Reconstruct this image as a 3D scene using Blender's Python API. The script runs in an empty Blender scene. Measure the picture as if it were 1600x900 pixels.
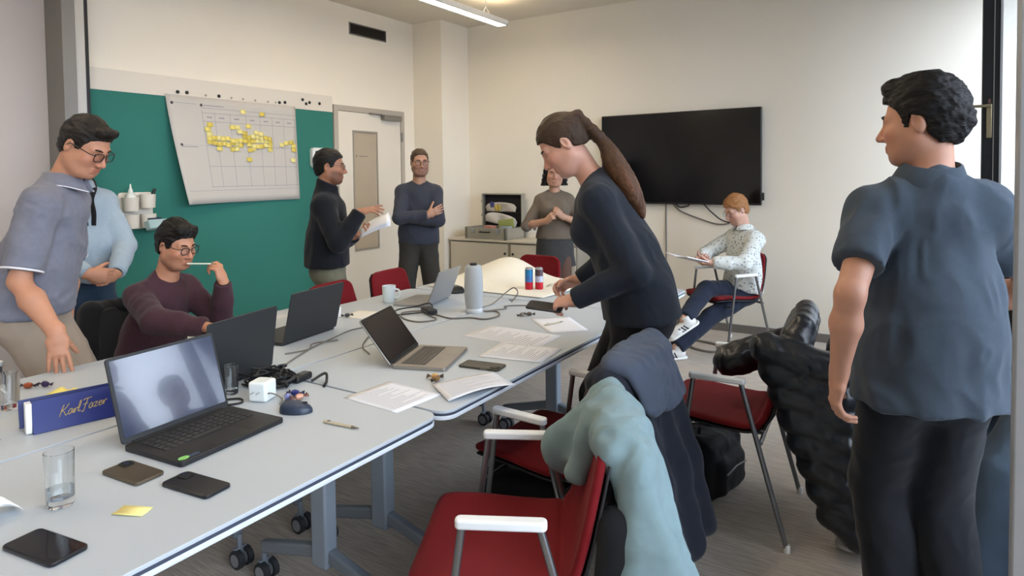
import bpy, bmesh, math, random, time
import numpy as np
from mathutils import Vector, Matrix
T0 = time.time()
D = bpy.data
S = bpy.context.scene
COL = S.collection
R = math.radians
random.seed(7)
EXPOSURE = 0.5
SKY = 7.2
LAMP = 16.5

# ------------------------------------------------------------------ camera
cam_d = D.cameras.new('camera'); cam = D.objects.new('camera', cam_d); COL.objects.link(cam)
CM = Matrix(((0.8453174556, -0.0089773475, 0.5341889239),
             (0.5341185827, 0.0375552128, -0.8445750089),
             (-0.0124795354, 0.9992542285, 0.0365410451)))
cam.matrix_world = Matrix.Translation((0, 0, 1.5)) @ CM.to_4x4()
cam_d.sensor_width = 36.0
cam_d.lens = 1012.0 / 1600.0 * 36.0
cam_d.shift_y = -(450.0 - 310.0) / 1600.0
cam_d.clip_start = 0.02
S.camera = cam
# ------------------------------------------------------------------ world, exposure
S.view_settings.view_transform = 'Standard'
S.view_settings.look = 'None'
S.view_settings.gamma = 1.0
S.view_settings.use_curve_mapping = False
S.view_settings.exposure = EXPOSURE
S.cycles.use_denoising = True
S.cycles.max_bounces = 8
S.cycles.diffuse_bounces = 5
S.cycles.transparent_max_bounces = 12
S.cycles.sample_clamp_indirect = 6.0
w = D.worlds.new('overcast_sky'); S.world = w; w.use_nodes = True
nt = w.node_tree; bg = nt.nodes['Background']
tc = nt.nodes.new('ShaderNodeTexCoord'); ns = nt.nodes.new('ShaderNodeTexNoise'); cr = nt.nodes.new('ShaderNodeValToRGB')
ns.inputs['Scale'].default_value = 2.2; ns.inputs['Detail'].default_value = 4
cr.color_ramp.elements[0].position = 0.3; cr.color_ramp.elements[0].color = (0.60, 0.71, 0.88, 1)
cr.color_ramp.elements[1].position = 0.75; cr.color_ramp.elements[1].color = (0.80, 0.88, 0.98, 1)
nt.links.new(tc.outputs['Generated'], ns.inputs['Vector']); nt.links.new(ns.outputs['Fac'], cr.inputs['Fac'])
nt.links.new(cr.outputs['Color'], bg.inputs['Color']); bg.inputs['Strength'].default_value = SKY

def area(name, loc, rot, sx, sy, power, col=(1, 1, 1), portal=False):
    l = D.lights.new(name, 'AREA'); l.shape = 'RECTANGLE'; l.size = sx; l.size_y = sy
    l.energy = power; l.color = col
    o = D.objects.new(name, l); o.location = loc; o.rotation_euler = rot; COL.objects.link(o)
    if portal: l.cycles.is_portal = True
    return o
# daylight enters through the glazed wall on the right: sampling portal over the glazing
area('window_daylight_portal', (0.80, 1.6, 1.75), (0, R(90), 0), 2.5, 9.0, 1.0, portal=True)

# ------------------------------------------------------------------ materials
def lin(c):
    if isinstance(c, str):
        c = tuple(int(c[i:i + 2], 16) / 255 for i in (0, 2, 4))
    return tuple(((x / 12.92) if x <= 0.04045 else ((x + 0.055) / 1.055) ** 2.4) for x in c[:3])
MATS = {}
def mat(name, col, rough=0.6, metal=0.0, var=0.0, vscale=8.0, bump=0.0, bscale=60.0, stretch=(1, 1, 1), spec=0.5,
        coat=0.0, sheen=0.0, sss=0.0, emit=None, estr=0.0, bdist=0.002, attr=None, wr=0.0):
    if name in MATS: return MATS[name]
    m = D.materials.new(name); m.use_nodes = True; MATS[name] = m
    t = m.node_tree; b = t.nodes['Principled BSDF']
    c = lin(col)
    b.inputs['Base Color'].default_value = (*c, 1)
    b.inputs['Roughness'].default_value = rough
    b.inputs['Metallic'].default_value = metal
    b.inputs['Specular IOR Level'].default_value = spec
    if coat: b.inputs['Coat Weight'].default_value = coat
    if sheen:
        b.inputs['Sheen Weight'].default_value = sheen; b.inputs['Sheen Roughness'].default_value = 0.5
    if sss:
        b.inputs['Subsurface Weight'].default_value = sss
        b.inputs['Subsurface Radius'].default_value = (0.012, 0.005, 0.003); b.inputs['Subsurface Scale'].default_value = 0.6
    if emit:
        b.inputs['Emission Color'].default_value = (*lin(emit), 1); b.inputs['Emission Strength'].default_value = estr
    tcn = t.nodes.new('ShaderNodeTexCoord'); mp = t.nodes.new('ShaderNodeMapping'); mp.inputs['Scale'].default_value = stretch
    t.links.new(tcn.outputs['Object'], mp.inputs['Vector'])
    src = None
    if attr:
        a = t.nodes.new('ShaderNodeAttribute'); a.attribute_name = attr
        mx = t.nodes.new('ShaderNodeMix'); mx.data_type = 'RGBA'; mx.blend_type = 'MULTIPLY'; mx.inputs['Factor'].default_value = 1
        mx.inputs[6].default_value = (*c, 1); t.links.new(a.outputs['Color'], mx.inputs[7]); src = mx.outputs[2]
    if var:
        n = t.nodes.new('ShaderNodeTexNoise'); n.inputs['Scale'].default_value = vscale; n.inputs['Detail'].default_value = 5
        t.links.new(mp.outputs['Vector'], n.inputs['Vector'])
        r = t.nodes.new('ShaderNodeMapRange'); r.inputs[3].default_value = 1 - var; r.inputs[4].default_value = 1 + var
        r.inputs[1].default_value = 0.25; r.inputs[2].default_value = 0.75
        t.links.new(n.outputs['Fac'], r.inputs[0])
        mx2 = t.nodes.new('ShaderNodeMix'); mx2.data_type = 'RGBA'; mx2.blend_type = 'MULTIPLY'; mx2.inputs['Factor'].default_value = 1
        if src is None: mx2.inputs[6].default_value = (*c, 1)
        else: t.links.new(src, mx2.inputs[6])
        cc = t.nodes.new('ShaderNodeCombineColor')
        for i in range(3): t.links.new(r.outputs[0], cc.inputs[i])
        t.links.new(cc.outputs[0], mx2.inputs[7]); src = mx2.outputs[2]
    if src is not None: t.links.new(src, b.inputs['Base Color'])
    if bump:
        n2 = t.nodes.new('ShaderNodeTexNoise'); n2.inputs['Scale'].default_value = bscale; n2.inputs['Detail'].default_value = 4
        t.links.new(mp.outputs['Vector'], n2.inputs['Vector'])
        bp = t.nodes.new('ShaderNodeBump'); bp.inputs['Strength'].default_value = bump; bp.inputs['Distance'].default_value = bdist
        t.links.new(n2.outputs['Fac'], bp.inputs['Height']); t.links.new(bp.outputs['Normal'], b.inputs['Normal'])
        if wr:                                  # soft creases in cloth
            n3 = t.nodes.new('ShaderNodeTexNoise'); n3.inputs['Scale'].default_value = 7; n3.inputs['Detail'].default_value = 3; n3.inputs['Distortion'].default_value = 1.2
            n3.noise_type = 'RIDGED_MULTIFRACTAL'
            t.links.new(mp.outputs['Vector'], n3.inputs['Vector'])
            b3 = t.nodes.new('ShaderNodeBump'); b3.inputs['Strength'].default_value = wr; b3.inputs['Distance'].default_value = .012
            t.links.new(n3.outputs['Fac'], b3.inputs['Height']); t.links.new(b3.outputs['Normal'], bp.inputs['Normal'])
    return m
def glass_mat(name, tint=(1, 1, 1), refl=0.12, rough=0.02):
    """thin clear pane: straight-through light plus fresnel reflection"""
    if name in MATS: return MATS[name]
    m = D.materials.new(name); m.use_nodes = True; MATS[name] = m
    t = m.node_tree; out = t.nodes['Material Output']; t.nodes.remove(t.nodes['Principled BSDF'])
    tr = t.nodes.new('ShaderNodeBsdfTransparent'); tr.inputs['Color'].default_value = (*tint, 1)
    gl = t.nodes.new('ShaderNodeBsdfGlossy'); gl.inputs['Roughness'].default_value = rough
    fr = t.nodes.new('ShaderNodeFresnel'); fr.inputs['IOR'].default_value = 1.45
    ml = t.nodes.new('ShaderNodeMath'); ml.operation = 'MULTIPLY'; ml.inputs[1].default_value = refl / 0.04 * 0.35
    t.links.new(fr.outputs[0], ml.inputs[0])
    mx = t.nodes.new('ShaderNodeMixShader'); t.links.new(ml.outputs[0], mx.inputs[0])
    t.links.new(tr.outputs[0], mx.inputs[1]); t.links.new(gl.outputs[0], mx.inputs[2]); t.links.new(mx.outputs[0], out.inputs[0])
    return m

# ------------------------------------------------------------------ mesh helpers
class MB:
    def __init__(s): s.v = []; s.f = []; s.M = Matrix.Identity(4); s.mi = []; s.cur = 0
    def _add(s, vs, fs):
        o = len(s.v)
        s.v += [tuple(s.M @ Vector(p)) for p in vs]
        s.f += [tuple(i + o for i in f) for f in fs]; s.mi += [s.cur] * len(fs)
        return s
    def box(s, cx, cy, cz, sx, sy, sz, rz=0.0, rot=None):
        m = Matrix.Translation((cx, cy, cz)) @ (rot if rot is not None else Matrix.Rotation(rz, 4, 'Z'))
        vs = [m @ Vector((x * sx / 2, y * sy / 2, z * sz / 2)) for x in (-1, 1) for y in (-1, 1) for z in (-1, 1)]
        return s._add(vs, [(0, 1, 3, 2), (4, 6, 7, 5), (0, 4, 5, 1), (2, 3, 7, 6), (0, 2, 6, 4), (1, 5, 7, 3)])
    def b2(s, x0, x1, y0, y1, z0, z1): return s.box((x0 + x1) / 2, (y0 + y1) / 2, (z0 + z1) / 2, x1 - x0, y1 - y0, z1 - z0)
    def tube(s, pts, r, n=8, closed=False, cap=True):
        pts = [Vector(p) for p in pts]; k = len(pts)
        rs = r if isinstance(r, (list, tuple)) else [r] * k
        tang = []
        for i in range(k):
            a = pts[(i - 1) % k] if closed or i > 0 else pts[i]; b = pts[(i + 1) % k] if closed or i < k - 1 else pts[i]
            t = (b - a); tang.append(t.normalized() if t.length > 1e-9 else Vector((0, 0, 1)))
        up = Vector((0, 0, 1)) if abs(tang[0].z) < 0.9 else Vector((1, 0, 0))
        nrm = (up - tang[0] * up.dot(tang[0])).normalized()
        vs = []
        for i in range(k):
            nrm = nrm - tang[i] * nrm.dot(tang[i])
            nrm = nrm.normalized() if nrm.length > 1e-6 else tang[i].orthogonal().normalized()
            bi = tang[i].cross(nrm)
            for j in range(n):
                a = 2 * math.pi * j / n
                vs.append(pts[i] + (nrm * math.cos(a) + bi * math.sin(a)) * rs[i])
        fs = []
        for i in range(k if closed else k - 1):
            i2 = (i + 1) % k
            for j in range(n):
                j2 = (j + 1) % n
                fs.append((i * n + j, i * n + j2, i2 * n + j2, i2 * n + j))
        if cap and not closed:
            fs.append(tuple(range(n - 1, -1, -1))); fs.append(tuple((k - 1) * n + j for j in range(n)))
        return s._add(vs, fs)
    def lathe(s, prof, n=24, c=(0, 0, 0), sx=1.0, sy=1.0):
        vs = []; fs = []; k = len(prof)
        for (r, z) in prof:
            for j in range(n):
                a = 2 * math.pi * j / n
                vs.append((c[0] + r * math.cos(a) * sx, c[1] + r * math.sin(a) * sy, c[2] + z))
        for i in range(k - 1):
            for j in range(n):
                j2 = (j + 1) % n
                fs.append((i * n + j, i * n + j2, (i + 1) * n + j2, (i + 1) * n + j))
        if prof[0][0] > 1e-6: fs.append(tuple(range(n - 1, -1, -1)))
        if prof[-1][0] > 1e-6: fs.append(tuple((k - 1) * n + j for j in range(n)))
        return s._add(vs, fs)
    def prism(s, poly, z0, z1):
        n = len(poly); vs = [(x, y, z0) for x, y in poly] + [(x, y, z1) for x, y in poly]
        fs = [tuple(range(n - 1, -1, -1)), tuple(range(n, 2 * n))] + [(i, (i + 1) % n, n + (i + 1) % n, n + i) for i in range(n)]
        return s._add(vs, fs)
    def grid(s, fn, nu, nv):
        vs = [fn(i / nu, j / nv) for i in range(nu + 1) for j in range(nv + 1)]
        fs = [(i * (nv + 1) + j, (i + 1) * (nv + 1) + j, (i + 1) * (nv + 1) + j + 1, i * (nv + 1) + j + 1) for i in range(nu) for j in range(nv)]
        return s._add(vs, fs)
    def build(s, name, m, parent=None, bevel=0.0, bseg=2, smooth=40, solid=0.0, sub=0, loc=None, rz=0.0):
        me = D.meshes.new(name); me.from_pydata(s.v, [], s.f)
        ms = m if isinstance(m, (list, tuple)) else [m]
        for x in ms: me.materials.append(x)
        if len(ms) > 1: me.polygons.foreach_set('material_index', s.mi)
        bm = bmesh.new(); bm.from_mesh(me); bmesh.ops.remove_doubles(bm, verts=bm.verts, dist=1e-6)
        bmesh.ops.recalc_face_normals(bm, faces=bm.faces)
        bm.to_mesh(me); bm.free()
        o = D.objects.new(name, me); COL.objects.link(o)
        if parent is not None: o.parent = parent
        if loc is not None: o.location = loc
        if rz: o.rotation_euler = (0, 0, rz)
        if smooth:
            me.polygons.foreach_set('use_smooth', [True] * len(me.polygons))
            me.set_sharp_from_angle(angle=R(smooth))
        if solid:
            d = o.modifiers.new('solid', 'SOLIDIFY'); d.thickness = solid; d.offset = 0
        if bevel:
            d = o.modifiers.new('bevel', 'BEVEL'); d.width = bevel; d.segments = bseg; d.limit_method = 'ANGLE'; d.angle_limit = R(35)
        if sub:
            d = o.modifiers.new('sub', 'SUBSURF'); d.levels = sub; d.render_levels = sub
        return o
def tag(o, label=None, cat=None, group=None, kind=None):
    if label: o['label'] = label
    if cat: o['category'] = cat
    if group: o['group'] = group
    if kind: o['kind'] = kind
    return o
def thing(name, label, cat, loc=(0, 0, 0), rz=0.0, group=None):
    o = D.objects.new(name, None); COL.objects.link(o); o.empty_display_size = 0.1
    o.location = loc; o.rotation_euler = (0, 0, rz)
    return tag(o, label, cat, group)
def struct(name, mb, m, **k): return tag(mb.build(name, m, **k), kind='structure')
def copy_tree(root, loc=None, rz=None, label=None, parent=None):
    kids = list(root.children)
    c = root.copy(); COL.objects.link(c)
    if parent is not None: c.parent = parent
    if loc is not None: c.location = loc
    if rz is not None: c.rotation_euler = (0, 0, rz)
    if label: c['label'] = label
    for k in kids: copy_tree(k, parent=c)
    return c
def rrect(w, h, r, n=5):
    p = []
    for cx, cy, a0 in ((w / 2 - r, h / 2 - r, 0), (-w / 2 + r, h / 2 - r, 90), (-w / 2 + r, -h / 2 + r, 180), (w / 2 - r, -h / 2 + r, 270)):
        for i in range(n + 1):
            a = R(a0 + 90 * i / n); p.append((cx + r * math.cos(a), cy + r * math.sin(a)))
    return p
def spline(pts, n=8):
    """catmull-rom through pts"""
    P = [Vector(p) for p in pts]; P = [P[0] * 2 - P[1]] + P + [P[-1] * 2 - P[-2]]
    out = []
    for i in range(1, len(P) - 2):
        for j in range(n):
            t = j / n; a, b, c, d = P[i - 1], P[i], P[i + 1], P[i + 2]
            out.append(0.5 * ((2 * b) + (c - a) * t + (2 * a - 5 * b + 4 * c - d) * t * t + (3 * b - a - 3 * c + d) * t ** 3))
    out.append(P[-2]); return out
# ================================================================== the room
XL, XR, YB, YF, ZC = -4.92, 0.75, -3.0, 6.2, 3.225
m_wall = mat('plaster_wall', 'efe8da', 0.85, var=0.015, vscale=1.5, bump=0.12, bscale=220, bdist=0.001)
m_wall2 = mat('partition_panel', 'bcb4af', 0.7, var=0.01, vscale=2, bump=0.05, bscale=200, bdist=0.001)
m_ceil = mat('ceiling_paint', 'e0d9cc', 0.9, bump=0.1, bscale=160, bdist=0.001)
m_grey = mat('grey_metal_trim', '807d78', 0.5, metal=0.3)
m_dark = mat('dark_metal', '1d1e20', 0.4, metal=0.4)
m_black = mat('black_plastic', '101113', 0.42)
m_white = mat('white_plastic', 'e9e9e6', 0.4)
m_alu = mat('anodised_aluminium', 'a9adb2', 0.35, metal=0.8)
m_silver = mat('silver_window_frame', 'a4a6a8', 0.45, metal=0.35)
# carpet: streaked grey-brown tufts
m_car = D.materials.new('streaked_carpet'); m_car.use_nodes = True
t = m_car.node_tree; b = t.nodes['Principled BSDF']; b.inputs['Roughness'].default_value = 0.95; b.inputs['Specular IOR Level'].default_value = 0.15
tcn = t.nodes.new('ShaderNodeTexCoord'); mp = t.nodes.new('ShaderNodeMapping'); mp.inputs['Scale'].default_value = (3, 55, 1); mp.inputs['Rotation'].default_value = (0, 0, R(12))
n1 = t.nodes.new('ShaderNodeTexNoise'); n1.inputs['Scale'].default_value = 2.6; n1.inputs['Detail'].default_value = 6
t.links.new(tcn.outputs['Object'], mp.inputs['Vector']); t.links.new(mp.outputs['Vector'], n1.inputs['Vector'])
n2 = t.nodes.new('ShaderNodeTexNoise'); n2.inputs['Scale'].default_value = 420; n2.inputs['Detail'].default_value = 2
t.links.new(tcn.outputs['Object'], n2.inputs['Vector'])
ramp = t.nodes.new('ShaderNodeValToRGB'); ramp.color_ramp.elements[0].position = 0.35; ramp.color_ramp.elements[1].position = 0.68
ramp.color_ramp.elements[0].color = (*lin('a1988e'), 1); ramp.color_ramp.elements[1].color = (*lin('c2b8ab'), 1)
t.links.new(n1.outputs['Fac'], ramp.inputs['Fac'])
mx = t.nodes.new('ShaderNodeMix'); mx.data_type = 'RGBA'; mx.blend_type = 'OVERLAY'; mx.inputs['Factor'].default_value = 0.35
t.links.new(ramp.outputs['Color'], mx.inputs[6]); t.links.new(n2.outputs['Color'], mx.inputs[7]); t.links.new(mx.outputs[2], b.inputs['Base Color'])
bp = t.nodes.new('ShaderNodeBump'); bp.inputs['Strength'].default_value = 0.5; bp.inputs['Distance'].default_value = 0.003
t.links.new(n2.outputs['Fac'], bp.inputs['Height']); t.links.new(bp.outputs['Normal'], b.inputs['Normal'])

struct('floor', MB().b2(XL - 0.6, XR + 0.02, YB - 0.1, YF + 0.1, -0.1, 0.0), m_car, smooth=0)
struct('ceiling', MB().b2(XL - 0.6, XR + 0.1, YB - 0.1, YF + 0.1, ZC, ZC + 0.1), m_ceil, smooth=0)
struct('wall_back', MB().b2(XL - 0.1, XR + 0.1, YF, YF + 0.1, 0, ZC), m_wall, smooth=0)
struct('wall_left', MB().b2(XL - 0.1, XL, 2.215, YF, 0, ZC), m_wall, smooth=0)
struct('wall_column', MB().b2(XL, -4.51, 5.70, YF, 0, ZC), m_wall, smooth=0)
struct('wall_left_near', MB().b2(XL - 0.6, XL - 0.02, YB, 2.02, 0, ZC).b2(XL - 0.6, XL - 0.02, 2.02, 2.3, 0, ZC), m_wall2, smooth=0)
struct('wall_rear', MB().b2(XL - 0.6, XR + 0.1, YB - 0.1, YB, 0, ZC), m_wall, smooth=0)
# partition track post between the near panel and the far wall
struct('trim_1', MB().b2(XL - 0.02, XL + 0.22, 2.02, 2.10, 0, ZC), m_grey, bevel=0.004)
struct('trim_2', MB().b2(XL - 0.02, XL + 0.20, 2.10, 2.165, 0, ZC), mat('pale_metal_trim', 'b9b7b1', 0.45, metal=0.2), bevel=0.004)
struct('trim_3', MB().b2(XL - 0.02, XL + 0.14, 2.165, 2.215, 0, ZC), m_dark, bevel=0.003)
# ceiling: suspended acoustic raft with a shadow gap
struct('ceiling_raft', MB().b2(-2.95, 0.2, 0.4, 5.35, ZC - 0.06, ZC - 0.005), mat('acoustic_raft', 'c9c2b6', 0.95, bump=0.3, bscale=300), bevel=0.004)
# baseboards
m_bb = mat('baseboard_paint', '76706a', 0.6)
struct('baseboard_back', MB().b2(-4.51, XR, YF - 0.012, YF, 0, 0.075), m_bb, bevel=0.003)
struct('baseboard_left', MB().b2(XL, XL + 0.012, 2.22, 4.44, 0, 0.075), m_bb, bevel=0.003)
struct('baseboard_column', MB().b2(XL, -4.498, 5.688, 5.70, 0, 0.075).b2(-4.51, -4.498, 5.70, YF, 0, 0.075), m_bb, bevel=0.003)
# ---- door in the left wall
dr = MB()
y0, y1, zt = 4.475, 5.50, 2.215
dr.b2(XL, XL + 0.03, y0, y0 + 0.055, 0, zt).b2(XL, XL + 0.03, y1 - 0.055, y1, 0, zt).b2(XL, XL + 0.03, y0 + 0.055, y1 - 0.055, zt - 0.055, zt)
door = struct('door_1', dr, mat('door_frame_paint', 'b5ada0', 0.5), bevel=0.004)
lf = MB(); a0, a1, pz0, pz1 = 4.74, 5.06, 0.75, 1.955
lf.b2(XL + 0.002, XL + 0.022, y0 + 0.06, a0, 0.01, zt - 0.06).b2(XL + 0.002, XL + 0.022, a1, y1 - 0.06, 0.01, zt - 0.06)
lf.b2(XL + 0.002, XL + 0.022, a0, a1, pz1, zt - 0.06).b2(XL + 0.002, XL + 0.022, a0, a1, 0.01, pz0)
lf.build('door_leaf', mat('white_door_paint', 'e4ddcf', 0.45), door, bevel=0.002)
fr = MB(); fr.b2(XL + 0.004, XL + 0.028, a0 - 0.018, a0, pz0 - .018, pz1 + .018).b2(XL + 0.004, XL + 0.028, a1, a1 + 0.018, pz0 - .018, pz1 + .018)
fr.b2(XL + 0.004, XL + 0.028, a0, a1, pz1, pz1 + 0.018).b2(XL + 0.004, XL + 0.028, a0, a1, pz0 - 0.018, pz0)
fr.build('pane_frame', mat('pane_frame_paint', '9b9488', 0.5), door, bevel=0.002)
MB().b2(XL + 0.006, XL + 0.014, a0, a1, pz0, pz1).build('frosted_pane', mat('frosted_glass', 'b6a894', 0.25, var=0.05, vscale=3), door)
MB().b2(XL + 0.014, XL + 0.0155, a0 + 0.03, a0 + 0.05, 1.70, 1.72).b2(XL + 0.014, XL + 0.0155, a0 + 0.08, a0 + 0.2, 1.705, 1.715).build('door_notice', mat('notice_print', '877d70', 0.6), door)
MB().b2(XL + 0.03, XL + 0.09, 5.13, 5.40, 2.10, 2.155).b2(XL + 0.03, XL + 0.06, 4.95, 5.13, 2.15, 2.165).build('door_closer', mat('closer_metal', '8d8a84', 0.4, metal=0.6), door, bevel=0.006)
for hz in (1.93, 1.1, 0.25):
    MB().tube([(XL + 0.036, y1 - 0.05, hz - 0.05), (XL + 0.036, y1 - 0.05, hz + 0.05)], 0.009, 10).build('hinge', m_grey, door)
MB().tube([(XL + .02, y0 + .12, 1.05), (XL + .07, y0 + .12, 1.05), (XL + .07, y0 + .24, 1.05)], 0.009, 10).build('door_handle', m_alu, door)
# ---- glazed wall on the right
PW = MB().b2(XR, XR + 0.12, YB, 1.15, 0, 0.5).b2(XR, XR + 0.12, 2.15, YF, 0, 0.5)
struct('wall_right', PW.b2(XR, XR + 0.12, YB, YF, 3.0, ZC), m_wall, smooth=0)
struct('trim_4', MB().b2(0.47, XR, 2.2, YF - 0.01, 0.5, 0.545), mat('sill_board', '4a5666', 0.4), bevel=0.006)
struct('trim_5', MB().b2(0.56, XR, 2.2, YF - 0.01, 0.0, 0.5), mat('convector_casing', '2c2f34', 0.5), bevel=0.004)
mull = [-3.0, -1.6, -0.2, 1.15, 2.15, 3.55, 5.02, 6.15]
for i in range(len(mull) - 1):
    ya, yb = mull[i], mull[i + 1]; zb = 0.0 if abs(ya - 1.15) < 1e-6 else 0.5
    f_ = MB(); X0, X1 = XR + 0.01, XR + 0.08
    f_.b2(X0, X1, ya, ya + .04, zb, 3.0).b2(X0, X1, yb - .04, yb, zb, 3.0).b2(X0, X1, ya + .04, yb - .04, 2.95, 3.0)
    if zb > 0: f_.b2(X0, X1, ya + .04, yb - .04, zb, zb + .05)
    wn = struct('window_%d' % (i + 1), f_, m_dark, bevel=0.003)
    if abs(ya - 1.15) > 1e-6 and abs(ya - 5.02) > 1e-6:
        MB().b2(XR + .04, XR + .05, ya + .04, yb - .04, zb + .05, 2.95).build('pane', glass_mat('window_glass'), wn)
def leaf(name, yc, xa, xb, z0, z1, wst, m, handle):
    """a leaf swung open into the room, perpendicular to the glazed wall"""
    mb = MB(); t_ = 0.028
    mb.b2(xa, xa + wst, yc - t_, yc + t_, z0, z1).b2(xb - wst, xb, yc - t_, yc + t_, z0, z1)
    mb.b2(xa + wst, xb - wst, yc - t_, yc + t_, z1 - wst, z1).b2(xa + wst, xb - wst, yc - t_, yc + t_, z0, z0 + wst)
    o = struct(name, mb, m, bevel=0.004)
    MB().b2(xa + wst, xb - wst, yc - 0.008, yc + 0.008, z0 + wst, z1 - wst).build('pane', glass_mat('leaf_glass', (0.93, 0.95, 0.97), 0.2), o)
    MB().b2(xa + wst, xa + wst + 0.012, yc - t_ - .004, yc + t_, z0 + wst, z1 - wst).build('glazing_bead', m_silver, o)
    if handle:
        MB().b2(xa + .022, xa + .05, yc - t_ - .012, yc - t_, 1.69, 1.90).build('handle_plate', mat('brass_plate', '8d8265', 0.4, metal=0.6), o, bevel=0.003)
        MB().tube([(xa + .036, yc - t_ - .01, 1.885), (xa + .036, yc - t_ - .05, 1.885), (xa - .055, yc - t_ - .05, 1.885)], 0.009, 10).build('handle', mat('brass_plate', ''), o)
        MB().b2(xa + .03, xa + .044, yc - t_ - .008, yc - t_, 1.905, 1.93).build('latch', mat('rust_latch', '5c4238', 0.6), o)
        MB().b2(xa + .056, xa + .061, yc - t_ - .003, yc - t_, z0 + .02, z1 - .02).build('seal_groove', m_grey, o)
    return o
leaf('window_8', 5.0, 0.313, 0.745, 0.56, 2.94, 0.088, m_dark, True)
leaf('window_9', 1.72, 0.168, 0.745, 0.02, 2.94, 0.085, m_silver, False)
# street facade and pavement beyond the glass
og = MB().b2(XR + 0.2, 60, -50, 60, -4.2, -4.1)
struct('street_ground', og, mat('asphalt', '6a6a6c', 0.9, var=0.1, vscale=0.6), smooth=0)
fb = thing('street_facade', 'pale apartment facade across the street seen through the window glass', 'building', (30, 34, -4.1))
MB().b2(-2, 4, -40, 22, 0, 9).build('facade_wall', mat('facade_render', 'b7b9c2', 0.9, var=0.05, vscale=0.3), fb)
for iy in range(14):
    for iz in range(3):
        MB().b2(-2.08, -1.98, -36 + iy * 4, -34.4 + iy * 4, 1.2 + iz * 2.6, 2.9 + iz * 2.6).build('facade_window', mat('facade_glass', '5b6570', 0.2), fb)

# ---- pendant lamps
m_tube = mat('lamp_diffuser', 'ffffff', 0.5, emit='fff0d8', estr=LAMP)
m_up = mat('lamp_uplight', 'ffffff', 0.5, emit='ffe6bd', estr=LAMP * 0.8)
def pendant(x, y0, y1, label):
    p = thing('pendant_lamp', label, 'lamp', (x, (y0 + y1) / 2, 2.98), 0, 'linear pendant lamps')
    L = (y1 - y0) / 2
    MB().b2(-.065, -.045, -L, L, -.01, .04).b2(.045, .065, -L, L, -.01, .04).b2(-.065, .065, -L - .015, -L, -.01, .04).b2(-.065, .065, L, L + .015, -.01, .04).build('housing', m_white, p, bevel=0.003)
    MB().b2(-.045, .045, -L, L, -.008, .0).build('diffuser', m_tube, p)
    MB().b2(-.045, .045, -L, L, .03, .036).build('uplight_strip', m_up, p)
    for yy in (-L * .8, L * .8):
        MB().tube([(-.05, yy, .04), (0, yy, .12), (0, yy, ZC - 2.98)], 0.004, 6).tube([(.05, yy, .04), (0, yy, .12)], 0.004, 6).build('hanger', m_alu, p)
    return p
pendant(-3.52, 2.6, 5.42, 'white linear pendant lamp hanging before the corner column')
pendant(-1.5, 0.3, 3.1, 'white linear pendant lamp hanging over the near table edge')
pendant(-3.52, -1.2, 1.6, 'white linear pendant lamp hanging near the partition wall')

# ---- wall fittings
v = thing('air_vent', 'dark louvred air vent high on the left wall', 'vent', (XL, 4.99, 3.007))
MB().b2(0, .012, -.265, .265, -.06, -.05).b2(0, .012, -.265, .265, .05, .06).b2(0, .012, -.265, -.255, -.05, .05).b2(0, .012, .255, .265, -.05, .05).build('frame', m_grey, v)
MB().b2(0, .002, -.255, .255, -.05, .05).build('backing', m_black, v)
for i in range(7):
    MB().box(.007, 0, -.042 + i * .014, .012, .51, .002, rot=Matrix.Rotation(R(35), 4, 'Y')).build('slat', mat('vent_slat', '3c3833', 0.5), v)

# pinboard with white magnet rail
pb = thing('pinboard', 'large teal felt pinboard covering the left wall', 'pinboard', (XL, 3.37, 0))
MB().b2(0, .022, -1.105, 1.095, 0.30, 2.135).build('felt_panel', mat('teal_felt', '38796e', 0.95, var=0.03, vscale=3, bump=0.25, bscale=500, spec=0.2), pb, bevel=0.003)
MB().b2(0, .024, -1.14, -1.105, 0.30, 2.29).build('edge_strip', mat('board_white', 'ddd6ca', 0.5), pb, bevel=0.002)
MB().b2(0, .024, -1.105, 1.095, 2.135, 2.29).build('magnet_rail', mat('board_white', ''), pb, bevel=0.002)
m_mag = mat('black_magnet', '1b1816', 0.5)
m_magw = mat('pale_magnet', 'b4aca0', 0.5)
def magnet(y, z, m, label, grp, r=.014):
    o = MB().lathe([(r, 0), (r, .006), (r * .8, .009), (0, .009)], 14)
    o.M = Matrix.Identity(4)
    o = o.build('magnet', m, None); o.rotation_euler = (0, R(90), 0); o.location = (XL + .024, y, z)
    tag(o, label, 'magnet', grp)
for (y, z, l) in ((2.895, 2.176, 'leftmost black round magnet above the paper chart'), (2.97, 2.178, 'second black round magnet above the paper chart'), (3.245, 2.176, 'lone black magnet above the chart centre'),
                  (3.84, 2.175, 'black magnet at the top right of the chart'), (3.90, 2.182, 'black magnet next to the chart right corner'),
                  (4.10, 2.225, 'upper black magnet right of the chart'), (4.14, 2.19, 'lowest black magnet right of the chart'), (4.18, 2.205, 'third black magnet right of the chart'), (4.30, 2.205, 'rightmost black magnet beside the door frame')):
    magnet(y, z, m_mag, l, 'black magnets on the rail')
for y in (3.13, 3.36, 3.47, 3.59, 3.72, 3.80):
    magnet(y, 2.172, m_magw, 'small pale magnet in the row above the paper chart', 'pale magnets on the rail', .009)

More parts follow.
